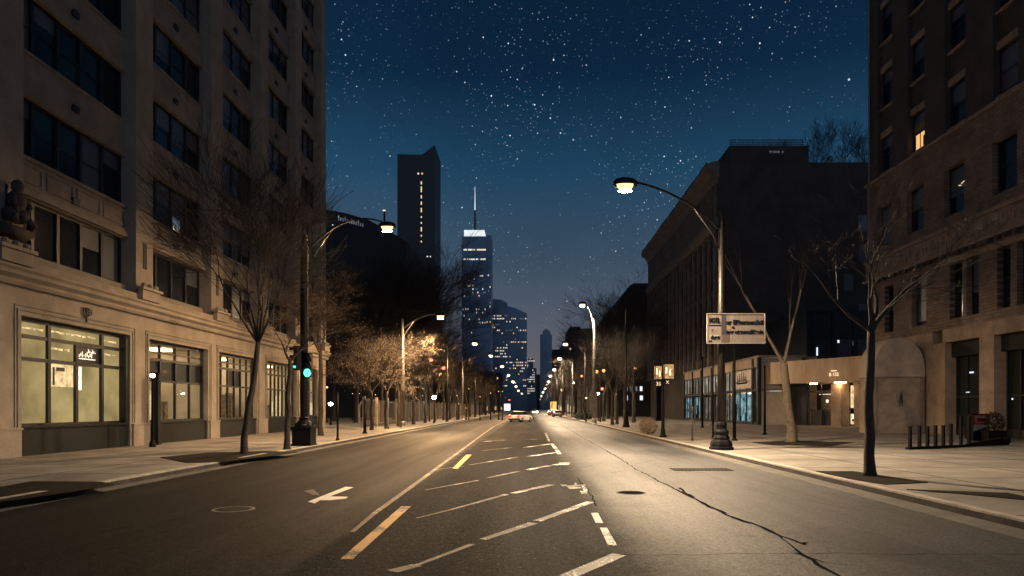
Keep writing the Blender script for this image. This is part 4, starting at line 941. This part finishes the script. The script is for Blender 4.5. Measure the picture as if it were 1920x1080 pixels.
MB().box(.25*0+bx(1345), bx(1360), .06, .1, zb+.2, zb+.3).box(bx(1345), bx(1360), .06, .1, zt-.3, zt-.2).build('bracket', 'black', t)

# ------------------------------------------------------------------ traffic signals
def signal(label, loc_, lit, r=.11, rz=0):
    t = thing('traffic_signal', label, 'traffic signal', loc_, rz, 'traffic signals')
    MB().box(-.19, .19, -.02, .2, -.55, .55).build('housing', 'black', t)
    for i, z in enumerate((.36, 0, -.36)):
        on = (lit == 'r' and i == 0) or (lit == 'g' and i == 2)
        b = MB().lathe([(r, 0), (r*.9, .04), (r*.5, .07), (.01, .08)], sides=14); b.v = [(x, -.02-z_, y+z) for x, y, z_ in b.v]
        ln = b.build('lens', ('redl' if lit == 'r' else 'greenl') if on else 'offl', t)
        h = MB(); n = 9
        for k in range(n-1):
            a0, a1 = math.pi*k/(n-1), math.pi*(k+1)/(n-1)
            for rr in (r+.03,): h.quad((rr*math.cos(a0), -.02, z+rr*math.sin(a0)), (rr*math.cos(a1), -.02, z+rr*math.sin(a1)), (rr*math.cos(a1), -.24, z+rr*math.sin(a1)), (rr*math.cos(a0), -.24, z+rr*math.sin(a0)))
        h.build('hood', 'black', t)
    return t
d = 31.8
signal('green lit traffic signal fixed on the front of the left lamp post', (X(576, d), d, Z(699, d)+.36), 'g', .19)
signal('green traffic signal turned half away beside the left lamp post', (X(558, d), d-.3, Z(687, d)+.36), 'g', .10, R(-50))
# ornate dark sleeve and square cabinet at the base of that lamp
t = thing('post_plinth', 'black square iron plinth with stepped collar around the left lamp post', 'plinth', (-10.3, 31.9, 0))
MB().box(-.42, .42, -.42, .42, 0, .78).box(-.47, .47, -.47, .47, .78, .86).box(-.46, .46, -.46, .46, 0.001, .08).build('cabinet', 'black', t)
MB().lathe([(.44, .86), (.44, .93), (.36, .98), (.33, 1.04), (.3, 1.1), (.22, 1.2), (.24, 1.26), (.18, 1.32), (.17, 9.2), (.13, 9.3)], sides=14).build('sleeve', 'black', t, False)
b = MB()
for k in range(8): a = k*math.pi/4; b.ball((.38*math.cos(a), .38*math.sin(a), .98), .06, 5)
b.build('studs', 'black', t)
for k, (px, py, d, bxp) in enumerate(((808, 675, 88, -11.5), (832, 690, 96, -11.0))):
    signal(['red traffic signal highest above the left tree row', 'red traffic signal second above the left tree row'][k], (X(px, d), d, Z(py, d)-.36), 'r', .2)
for k, (px, py, d) in enumerate(((955, 750, 260), (1129, 729, 100))):
    signal(['tiny red traffic signal far down on the left', 'dim red traffic signal under the twin orange lamp'][k], (X(px, d), d, Z(py, d)-.36), 'r', .16)
t = thing('signal_mast', 'thin dark mast holding the two red signals over the trees', 'mast', (-12.8, 90, 0))
MB().tube([(0, 0, 0), (0, 0, 9)], .1, 8).build('pole', 'poled', t); MB().tube([(0, 0, 8.6), (.4, -2, 8.4)], .05, 6).tube([(0, 0, 7.4), (1.2, 6, 7.4)], .05, 6).build('arm', 'poled', t)

# ------------------------------------------------------------------ smaller lamps and posts
def post_lamp(label, px, py, d, m='bulb', r=.14, xo=0., pole='black', grp='small post lamps', style=0):
    x, z = X(px, d), Z(py, d); t = thing('post_lamp', label, 'lamp', (x, d, 0), 0, grp)
    MB().tube([(0, 0, 0), (0, 0, z-r*1.2)], [.07, .05], 8).lathe([(.14, 0), (.14, .12), (.08, .3)], sides=8).build('post', pole, t)
    MB().lathe([(.02, z+r*1.3), (r*.9, z+r*.9), (r*1.1, z+r*.6), (r*.3, z+r*.75)], sides=8).lathe([(.05, z-r*1.3), (r*.7, z-r*1.0), (r*.6, z-r*.95)], sides=8).build('cap', pole, t)
    MB().ball((0, 0, z), r, 8).build('globe', m, t, True); return t
post_lamp('small black post lamp glowing in front of the second shop window', 286, 704, 30.7, 'bulbn', .1)
t = thing('wall_post', 'dark square post beside the glowing lamp at the left shop front', 'post', (X(294, 32.5), 32.5, 0)); MB().box(-.12, .12, -.1, .1, 0, 3.3).box(-.16, .16, -.14, .14, 0.001, .2).build('shaft', 'green', t); MB().box(-.14, .14, -.12, .12, 3.3, 3.36).build('cap', 'black', t)
o = [('greenish white lamp low behind the iron fence', 814, 745, 82, 'bulbw', .24), ('white-green lamp in the dark gap right of the stone building', 620, 757, 72, 'bulbw', .2), ('amber lamp high in the dark gap beside the stone building', 613, 726, 84, 'bulb', .13)]
for l, px, py, d, m, r in o: post_lamp(l, px, py, d, m, r)
for px, py in ((661, 738), (667, 738), (674, 738), (691, 740), (704, 740), (758, 731), (770, 737), (792, 742), (788, 744), (857, 742), (879, 729), (920, 737), (942, 734), (935, 734), (900, 744), (860, 757), (874, 765)):
    post_lamp('tiny amber lamp glimpsed among the dark left trunks', px, py, 105, 'bulb', .06)
post_lamp('orange glowing lamp alone right of the tall thin mast', 1191, 690, 95, 'bulbo', .2)
post_lamp('pale globe lamp on dark post in the right tree row', 1099, 746, 90, 'bulb', .14)
post_lamp('orange lamp left of the twin orange lamp', 1091, 705, 110, 'bulbo', .2)
post_lamp('cool white lamp tip above the far right kerb', 1075, 718, 140, 'bulbw', .14)
post_lamp('yellow lamp at the far end of the right tree row', 1054, 731, 190, 'bulb', .42)
post_lamp('small white lamp between two dark trunks on the right', 1122, 738, 92, 'bulbw', .13)
d = 86; t = thing('twin_lamp', 'bronze pole with two orange glowing lamps on the right pavement', 'street lamp', (X(1125.5, d), d, 0))
z = Z(698, d); MB().tube([(0, 0, 0), (0, 0, z)], [.12, .08], 8).build('pole', 'poled', t); MB().tube([(-.45, 0, z), (0, 0, z-.15), (.45, 0, z+.15)], .04, 6).build('arm', 'poled', t)
for dx, dz in ((-.42, .08), (.42, .2)): MB().ball((dx, 0, z+dz), .2, 8).build('globe', 'bulbo', t, True)
# double lantern post
d = 41; t = thing('lantern_post', 'black post with two square glass lanterns and number plates', 'lantern', (X(1243, d), d, 0))
MB().tube([(0, 0, 0), (0, 0, 1.7), (0, 0, 4.8)], [.12, .09, .06], 10).lathe([(.22, 0), (.22, .08), (.15, .2), (.13, .5)], sides=8).build('post', 'black', t)
for dx, w_, zc, zz in ((-.28, .19, Z(699, d), .38), (.32, .28, Z(697, d), .42)):
    l = MB()
    for a in (-1, 1):
        for c in (-1, 1): l.box(dx+a*w_-.015, dx+a*w_+.015, c*w_-.015, c*w_+.015, zc-zz, zc+zz)
    l.box(dx-w_-.02, dx+w_+.02, -w_-.02, w_+.02, zc+zz, zc+zz+.04).box(dx-w_-.02, dx+w_+.02, -w_-.02, w_+.02, zc-zz-.04, zc-zz).box(min(dx, 0), max(dx, 0), -.02, .02, zc-zz-.1, zc-zz-.045)
    ln = l.build('lantern', 'black', t)
    MB().box(dx-w_, dx+w_, -w_, w_, zc-zz, zc+zz).build('glass', 'lantern', ln)
    MB().box(dx+.02, dx+.08, -w_-.012, -w_-.002, zc-.22, zc+.1).box(dx-w_*.7, dx-w_*.5, -w_-.012, -w_-.002, zc-.1, zc+.25).build('flame', emit('lantern flame', (1, .7, .35), 4), ln)
MB().box(-.47, -.08, -.05, 0, Z(726, d), Z(714, d)).box(.1, .42, -.05, 0, Z(722, d), Z(712, d)).build('plate', 'ink', t)
text('35', .3, 'number', 'frost2', t, (-.27, -.06, Z(720, d)), FACE, .004, bold=.01); text('X', .26, 'number', 'frost2', t, (.26, -.06, Z(717, d)), FACE, .004, bold=.01)
# masts and poles on the right pavement
def pole_(label, px, pyb, pyt, r, base=True, m='black', name='pole'):
    x, d = G(px, pyb); t = thing(name, label, 'pole', (x, d, 0)); h = Z(pyt, d)
    MB().tube([(0, 0, 0), (0, 0, h)], [r*1.2, r*.8], 8).build('shaft', m, t, True)
    if base: MB().lathe([(.35, 0), (.35, .12), (.28, .2), (.17, 1.3), (.12, 1.5)], sides=8).build('base', 'black', t)
    else: MB().lathe([(r*2.2, 0), (r*2.2, .04), (r*1.4, .12)], sides=8).build('base', m, t)
    MB().ball((0, 0, h), r*1.1, 5).build('finial', m, t); return t
pole_('tall slim bronze mast on a dark conical base by the round bush', 1174, 801, 580, .1, True, 'poled', 'mast')
pole_('slim dark pole nearest the left side of the notice board lamp', 1337, 822, 640, .045, False)
pole_('straight dark pole just right of the notice board lamp', 1377, 826, 650, .08, False)
pole_('dark pole in front of the canopy corner', 1434, 815, 688, .07, False)
pole_('thin dark pole before the farther teal shop windows', 1317, 802, 670, .08, False)
pole_('thin black pole on the left kerb beyond the lamp plinth', 633, 826, 738, .05, False)
pole_('short black post at the frosted budding tree', 684, 813, 752, .09, False)
x, d = G(1298, 826); t = thing('parking_meter', 'slim blue-grey parking meter on the right kerb beside the lantern post', 'parking meter', (x, d, 0))
MB().tube([(0, 0, 0), (0, 0, 1.45)], .05, 8).lathe([(.1, 0), (.1, .05)], sides=8).build('post', 'boardb', t); MB().lathe([(.06, 1.45), (.11, 1.5), (.12, 1.65), (.1, 1.78), (.03, 1.84)], sides=10).build('head', 'boardb', t)
# dark pillar
t = thing('advertising_pillar', 'plain black square pillar behind the double lantern post', 'pillar', (X(1236, 95), 95, 0)); MB().box(-.45, .45, -.4, .4, 0, 4.6).build('shaft', 'ink', t); MB().box(-.55, .55, -.5, .5, 4.6, 4.8).box(-.5, .5, -.45, .45, 0.001, .3).build('cap', 'black', t)
# bicycle rack
pa, pb = Vector(G(1702, 843)), Vector(G(1888, 834)); dd = (pb-pa); a = math.atan2(dd.y, dd.x); ln = dd.length
t = thing('bicycle_rack', 'black bicycle rack of upright posts on a long base bar', 'bicycle rack', (*pa, 0), a)
MB().box(0, ln, -.1, .1, 0.001, .1).prof([(ln*.55, .1), (ln*.93, .1), (ln*.93, .34), (ln*.6, .16)], -.09, .09).box(ln*.93, ln, -.16, .16, .1, .32).build('base_bar', 'black', t)
for px, h in ((1706, .93), (1723, .95), (1738, .9), (1753, .95), (1768, .94), (1783, 1.0), (1803, 1.35), (1819, 1.3)):
    q = (px-1702)/(1888-1702); u = ln*q*.93
    MB().box(u-.06, u+.06, -.05, .05, .1, h).box(u-.075, u+.075, -.065, .065, h, h+.035).build('post', 'black', t)
# newspaper box
d = 36.5; t = thing('newspaper_box', 'dark newspaper box with red and cream front panel near the shop doors', 'newspaper box', (X(1840, d), d, 0), R(8))
MB().box(-.47, .47, 0, .6, .1, 1.42).box(-.4, .4, .05, .55, 0.001, .1).build('cabinet', 'black', t)
MB().box(-.44, .4, -.02, 0, .85, 1.36).build('red_panel', 'redp', t); MB().box(-.36, .38, -.03, -.02, 1.28, 1.32).box(-.36, .38, -.03, -.02, .95, .99).box(-.36, -.3, -.03, -.02, .99, 1.28).box(.32, .38, -.03, -.02, .99, 1.28).box(-.26, .28, -.03, -.02, 1.2, 1.24).build('trim', 'cream', t)
MB().box(-.22, .24, -.035, -.02, 1.08, 1.15).build('slot', 'ink', t)
MB().prof([(-.46, .5), (.45, .78), (.45, .85), (-.46, .85)], -.015, 0).build('cream_swoosh', 'cream', t)
t = thing('planter_box', 'low dark box on the pavement right of the newspaper box', 'planter', (X(1868, 35.5)+.2, 36, 0)); MB().box(-.45, .45, -.3, .3, 0.001, .5).box(-.5, .5, -.35, .35, .5, .57).build('box', 'black', t)

def shrub(label, name, x, y, z0, rx, rz, n, m, seed, leafs=.06, root=None):
    random.seed(seed); t = thing(name, label, 'shrub', (x, y, z0))
    b = MB()
    for i in range(n):
        th = random.uniform(0, 2*math.pi); ph = math.acos(random.uniform(-.85, 1)); rr = random.uniform(.5, 1.05)**.6
        c = Vector((rx*rr*math.sin(ph)*math.cos(th), rx*rr*math.sin(ph)*math.sin(th), rz*.5+rz*.54*rr*math.cos(ph)))
        u = Vector((random.gauss(0, 1), random.gauss(0, 1), random.gauss(0, 1))).normalized(); v = u.orthogonal().normalized(); s_ = leafs*random.uniform(.6, 1.5)
        b.quad(c-u*s_, c-v*s_*.5, c+u*s_, c+v*s_*.5)
    b.build('foliage', m, t)
    b = MB()
    for i in range(16): th = random.uniform(0, 6.28); b.tube([(0, 0, 0), (rx*.4*math.cos(th), rx*.4*math.sin(th), rz*.5), (rx*.8*math.cos(th+.3), rx*.8*math.sin(th+.3), rz*random.uniform(.6, 1.1))], [.02, .012, .004], 4)
    b.build('stems', 'twig', t); return t
xx, yy = G(1215, 815); shrub('round pale flowering bush at the right kerb', 'bush', xx, yy, 0, .6, 1.05, 1900, 'leafp', 3, .05)
shrub('ragged dark shrub growing behind the low box', 'shrub', X(1870, 36)+.1, 36.4, .5, .5, 1.0, 900, 'leaf', 4)
for i, (px, py, r) in enumerate(((1085, 786, 1.1), (1100, 787, .9), (1254, 781, 1.4), (1275, 782, 1.2))):
    xx, yy = G(px, py); shrub(['low dark hedge clump at the foot of the right tree row', 'smaller dark hedge clump beside the pale globe lamp', 'dark hedge clump behind the lantern post', 'dark hedge clump before the farther shop windows'][i], 'hedge_clump', xx, min(yy, 105), 0, r, 1.1, 900, 'leaf', 20+i, .12)

# ------------------------------------------------------------------ iron fence on the left
t = thing('iron_fence', 'tall dark iron fence running behind the left tree row', 'fence', (-14.2, 60, 0))
b = MB()
for i in range(470): y = i*.33; b.tube([(0, y, .1), (0, y, 2.5)], .018, 4, False)
b.build('bars', 'pole', t)['kind'] = 'stuff'; MB().box(-.03, .03, 0, 155, .18, .23).box(-.03, .03, 0, 155, 2.3, 2.35).build('rails', 'black', t)
for i in range(32): MB().box(-.12, .12, i*5-.12, i*5+.12, 0, 2.75).build('post', 'plaster' if i % 2 else 'pole', t)
t = thing('arched_gateway', 'small stone arch gate lit orange in the dark behind the left trees', 'gateway', (X(692, 78), 78, 0)); b = MB(); r_ = 1.1
pts = [(-r_, 0), (-r_, 1.9)]+[(-r_*math.cos(math.pi*k/10), 1.9+.8*math.sin(math.pi*k/10)) for k in range(1, 10)]+[(r_, 1.9), (r_, 0)]
b.tube([(x, 0, z) for x, z in pts], .12, 6); b.build('arch', 'stone', t); MB().box(-r_, r_, .1, .16, .4, .46).box(-r_, r_, .1, .16, 1.6, 1.66).box(-.5, -.45, .1, .16, 0, 2).box(.5, .55, .1, .16, 0, 2).build('gate', 'black', t)

# ------------------------------------------------------------------ trees
def gen_tree(seed, H, r0, fork, spread=.55, levels=5, kids=(3, 5), lean=(0, 0), upb=.25, crownw=1., twigden=1., budn=0, budsz=.03, bend=.1, mins=.004, first=None, lenf=.72, r1=.55):
    rnd = random.Random(seed); tr = MB(); tw = MB(); bd = MB(); nodes = []
    def grow(p, d, L, r, lv):
        segs = 5 if lv < 2 else (4 if lv < 3 else 3); pts = [p]; rs = [r]; q = p.copy(); dd = d.copy()
        for i in range(segs):
            dd = (dd+Vector((rnd.gauss(0, bend), rnd.gauss(0, bend), rnd.gauss(0, bend*.6)+upb*.12))).normalized()
            q = q+dd*L/segs; pts.append(q); rs.append(max(mins, r*(1-.62*(i+1)/segs)))
        (tr if lv < 2 else tw).tube(pts, rs, 8 if lv == 0 else (6 if lv < 2 else (4 if lv < 3 else 3)), lv == 0)
        if budn and lv >= levels-1:
            for _ in range(budn):
                k = rnd.randrange(1, len(pts)); c = pts[k]+Vector((rnd.gauss(0, .04), rnd.gauss(0, .04), rnd.gauss(0, .04))); u = Vector((rnd.gauss(0, 1), rnd.gauss(0, 1), rnd.gauss(0, 1))).normalized(); v = u.orthogonal().normalized(); s_ = budsz*rnd.uniform(.6, 1.6)
                bd.quad(c-u*s_, c-v*s_*.6, c+u*s_, c+v*s_*.6)
        if lv >= levels: return
        n = rnd.randint(*kids)+(1 if lv >= 2 else 0); n = int(max(2, n*twigden)) if lv >= 2 else n
        for i in range(n):
            k = rnd.uniform(.3, 1.0) if lv > 0 else rnd.uniform(.45, 1.0)
            if i == 0: k = 1.0
            ii = min(len(pts)-2, int(k*(len(pts)-1))); f_ = k*(len(pts)-1)-ii; pp_ = pts[ii].lerp(pts[ii+1], min(1, f_)); rr = rs[ii]*(1-f_)+rs[min(ii+1, len(rs)-1)]*f_
            ax = Vector((rnd.gauss(0, 1), rnd.gauss(0, 1), rnd.gauss(0, .35))); ax = (ax-dd*ax.dot(dd)).normalized()
            sp_ = spread*rnd.uniform(.6, 1.35)*(1 if i else .4); nd = (dd*math.cos(sp_)+ax*math.sin(sp_)); nd = Vector((nd.x*crownw, nd.y*crownw, nd.z+upb*.3)).normalized()
            grow(pp_, nd, L*lenf*rnd.uniform(.75, 1.15), rr*rnd.uniform(.5, .72) if i else rr*.9, lv+1)
    # trunk
    pts = [Vector((0, 0, -.05)), Vector((0, 0, .12))]; rs = [r0*1.5, r0*1.15]; n = 7
    for i in range(1, n+1):
        u = i/n; pts.append(Vector((lean[0]*u**1.3*fork+rnd.gauss(0, .03), lean[1]*u*fork+rnd.gauss(0, .03), fork*u))); rs.append(r0*(1-.3*u))
    tr.tube(pts, rs, 10)
    p = pts[-1]; L0 = (H-fork)*.42
    dirs = first or [(rnd.uniform(-1, 1)*spread, rnd.uniform(-1, 1)*spread, 1) for _ in range(rnd.randint(3, 4))]
    for dv in dirs: k = Vector(dv); grow(p-Vector((0, 0, .05)), k.normalized(), L0*min(1.4, k.length), r0*r1, 1)
    return tr, tw, bd
def tree(name, label, x, y, parts, bark='bark', tw='twig', grp=None, z=0, bud='bud'):
    tr, t2, bd = parts; t = thing(name, label, 'tree', (x, y, z), 0, grp)
    tr.build('trunk', bark, t, True); c = t2.build('crown', tw, t)
    if bd.v: bd.build('buds', bud, c)
    return t
# two near left street trees
x, y = G(458, 851); tree('street_tree', 'bare young tree with forked trunk before the shop front', x, y, gen_tree(5, 9.8, .13, 4.2, .5, 5, (3, 5), (.13, 0), .25, 1.1, 1.1, 0, bend=.12, r1=.42, mins=.006, first=[(-.65, .1, 1.05), (-.3, .2, 1.2), (.1, .2, 1.3), (.35, -.3, 1.2), (.6, -.1, 1.0), (.2, .5, .9), (-.2, -.4, 1.0)]))
x, y = G(538, 843); tree('street_tree', 'slim dark leaning tree close to the left lamp plinth', x, y, gen_tree(6, 6.0, .12, 3.7, .7, 4, (3, 4), (.04, 0), .2, 1.1, 1, 0, first=[(.9, .1, .9), (-.6, .2, .9)]))
# frosted looking budding trees lit by the lamps
tree('budding_tree', 'budding tree behind the left lamp post, crown lit orange', -13.0, 43.5, gen_tree(17, 10.6, .16, 5.2, .75, 5, (3, 5), (0, 0), .1, 1.3, 1.1, 3, .03))
x, y = G(690, 806); tree('budding_tree', 'low spreading budding tree lit pale by the street lamp', x+.3, y, gen_tree(18, 7.3, .15, 3.0, .85, 5, (4, 5), (0, 0), .05, 1.5, 1.1, 4, .035))
x, y = G(725, 804); tree('budding_tree', 'second budding tree beside the pale metal lamp pole', x, y, gen_tree(19, 8.2, .16, 3.2, .7, 5, (3, 5), (0, 0), .1, 1.3, 1.1, 2, .035))
# right near tree (dark) and pale V tree
x, y = G(1631, 893)
tree('street_tree', 'dark slender tree growing nearest the right kerb', x, y, gen_tree(41, 6.5, .13, 3.7, .6, 5, (2, 4), (.0, 0), .2, 1.2, 1.0, 0, bend=.12, first=[(-1.15, .2, .95), (-.1, .1, 1.5), (.8, -.3, 1.0), (.55, .6, 1.1)]))
x, y = G(1484, 829)
tree('pale_tree', 'pale-barked tree splitting into a wide V beside the canopy', x, y, gen_tree(23, 10.9, .25, 4.0, .38, 5, (2, 3), (-.1, 0), .35, .9, .6, 0, bend=.07, lenf=.6, r1=.36, first=[(-.72, .1, 1.3), (.48, -.1, 1.45)]), 'barkp')
# generic bare trees reused down the street
protos = [gen_tree(60+i, 9.5+i, .17, 3.4, .62, 5, (3, 5), (0, 0), .15, 1.2, 1.0, 1, .03) for i in range(3)]
big = gen_tree(77, 22, .4, 6, .6, 6, (3, 4), (0, 0), .2, 1.1, 1.0, 0, mins=.012)
G1 = 'bare trees lining the left pavement'; G2 = 'bare trees lining the right pavement'; G3 = 'tall bare trees behind the fence'
pr_l = [tree('bare_tree', 'bare tree in the row along the left pavement', -12.3, 66+i*8.5, protos[i], 'bark', 'twig', G1, 0, 'twig') for i in range(3)]
random.seed(50)
for i in range(17):
    y = 92+i*8.2; dup(pr_l[i % 3], (-12.3+random.uniform(-.5, .5), y+random.uniform(-1, 1), 0), random.uniform(0, 6.28), None, random.uniform(.85, 1.1))
pr_r = [dup(pr_l[i], (p[0], p[1], 0), i*2.0, 'bare tree in the row along the right pavement', 1.0) for i, p in enumerate(((X(1148, 73), 73), (X(1157, 74.5), 74.5), (13.5, 88)))]
for o in pr_r: o['group'] = G2
for i in range(16):
    y = 84+i*9; o = dup(pr_l[(i+1) % 3], ((9.6 if i % 2 else 12.8)+random.uniform(-.5, .5), y+random.uniform(-1, 1), 0), random.uniform(0, 6.28), 'bare tree in the row along the right pavement', random.uniform(.85, 1.1)); o['group'] = G2
bt = tree('tall_tree', 'tall bare tree with domed crown standing left of the antenna tower', -16.4, 104, big)
lt = 'tall dark bare tree massed behind the left tree row'
for i, (px, d, s_) in enumerate(((795, 100, .95), (760, 96, .85), (715, 88, .82), (668, 84, .78), (838, 118, .85), (625, 92, .8), (690, 105, 1.0), (740, 112, 1.0), (850, 150, .95), (872, 185, .8))):
    o = dup(bt, (min(X(px, d), -16.5), d, 0), i*1.3, lt, s_); o['group'] = G3
for i, (px, d, s_) in enumerate(((1140, 118, .85), (1120, 128, .72), (1172, 125, .95))):
    o = dup(bt, (X(px, d), d, 0), i*2.1+1, 'tall dark bare tree before the black shouldered building', s_); o['group'] = 'tall bare trees on the right'
# roof garden trees on the corniced block
for i, (px, s_) in enumerate(((1482, 5.6), (1530, 6.6), (1570, 7.4), (1608, 7.0))):
    tree('roof_tree', ['bare tree on the roof beside the railing', 'bare tree rising from the flat roof next to the penthouse', 'densest bare tree on the flat roof', 'bare roof tree closest to the tall brick building'][i], X(px, 96), 96,
         gen_tree(90+i, s_, .12, .6, .62, 5, (3, 4), (0, 0), .35, 1.0, 1.0, 0, mins=.012), 'bark', 'twig', None, 32.4)

# ------------------------------------------------------------------ cars
def car(label, x, y, rz, paint, tail=True, head=False, grp=None):
    t = thing('car', label, 'car', (x, y, RZ), rz, grp); L_, W_ = 2.2, .88
    def shell(b, pts, w):       # profile in (y,z), softened sides
        n = len(pts); base = len(b.v)
        for xx, k in ((-w, .93), (-w*.94, 1), (w*.94, 1), (w, .93)):
            cz = sum(p[1] for p in pts)/n; cy = 0
            b.v += [(xx, cy+(p[0]-cy)*k, cz+(p[1]-cz)*k) for p in pts]
        b.f.append(tuple(base+i for i in range(n))); b.f.append(tuple(base+3*n+i for i in reversed(range(n))))
        for s_ in range(3):
            for i in range(n): j = (i+1) % n; b.f.append((base+s_*n+j, base+s_*n+i, base+(s_+1)*n+i, base+(s_+1)*n+j))
        return b
    shell(MB(), [(-2.2, .35), (-2.22, .62), (-2.15, .92), (-1.5, .98), (1.1, .95), (2.0, .8), (2.2, .6), (2.2, .35), (1.7, .24), (-1.7, .24)], W_).build('body', paint, t)
    shell(MB(), [(-1.75, .96), (-1.1, 1.42), (.2, 1.46), (1.05, .94)], W_*.86).build('cabin', 'dglass', t)
    shell(MB(), [(-1.15, 1.41), (-.9, 1.48), (.1, 1.49), (.25, 1.44)], W_*.8).build('roof', paint, t)
    MB().box(-.86, .86, -2.26, -2.15, .3, .5).build('bumper', 'rubber', t); MB().box(-.84, .84, 2.12, 2.24, .3, .48).build('bumper', 'rubber', t)
    for sx in (-1, 1):
        for yy in (-1.35, 1.35):
            b = MB().lathe([(.05, -.1), (.3, -.11), (.32, -.05), (.32, .05), (.3, .11), (.05, .1)], sides=14); b.v = [(sx*.82+v[2], yy+v[0], .32+v[1]) for v in b.v]; wl = b.build('wheel', 'rubber', t)
            b = MB().lathe([(.19, -.12), (.19, .12)], sides=10); b.v = [(sx*.82+v[2], yy+v[0], .32+v[1]) for v in b.v]; b.build('rim', 'pole', wl)
        MB().box(sx*.62-.2, sx*.62+.2, -2.27, -2.14, .62, .9).build('tail_light', 'red' if tail else 'redp', t)
        MB().box(sx*.62-.16, sx*.62+.16, 2.1, 2.2, .58, .74).build('headlight', 'head' if head else 'cream', t)
    return t
x, y = G(983, 784, RZ); car('white saloon with red tail lamps driving away in the centre lane', x-.3, 96, R(-24), 'carw')
car('oncoming car with dazzling headlights in the far right lanes', 2.6, 250, R(180), 'carw', False, True)
car('second oncoming car with headlights on behind the dazzling one', 3.6, 330, R(180), 'card', False, True)
for i, (yy, lb) in enumerate(((150, 'nearest dark car parked at the right kerb'), (157, 'second dark car parked at the right kerb'), (176, 'third dark car parked at the right kerb'), (190, 'farthest dark car parked at the right kerb'))): car(lb, 6.4, yy, R(0), 'card', False, False, 'cars parked along the right kerb')
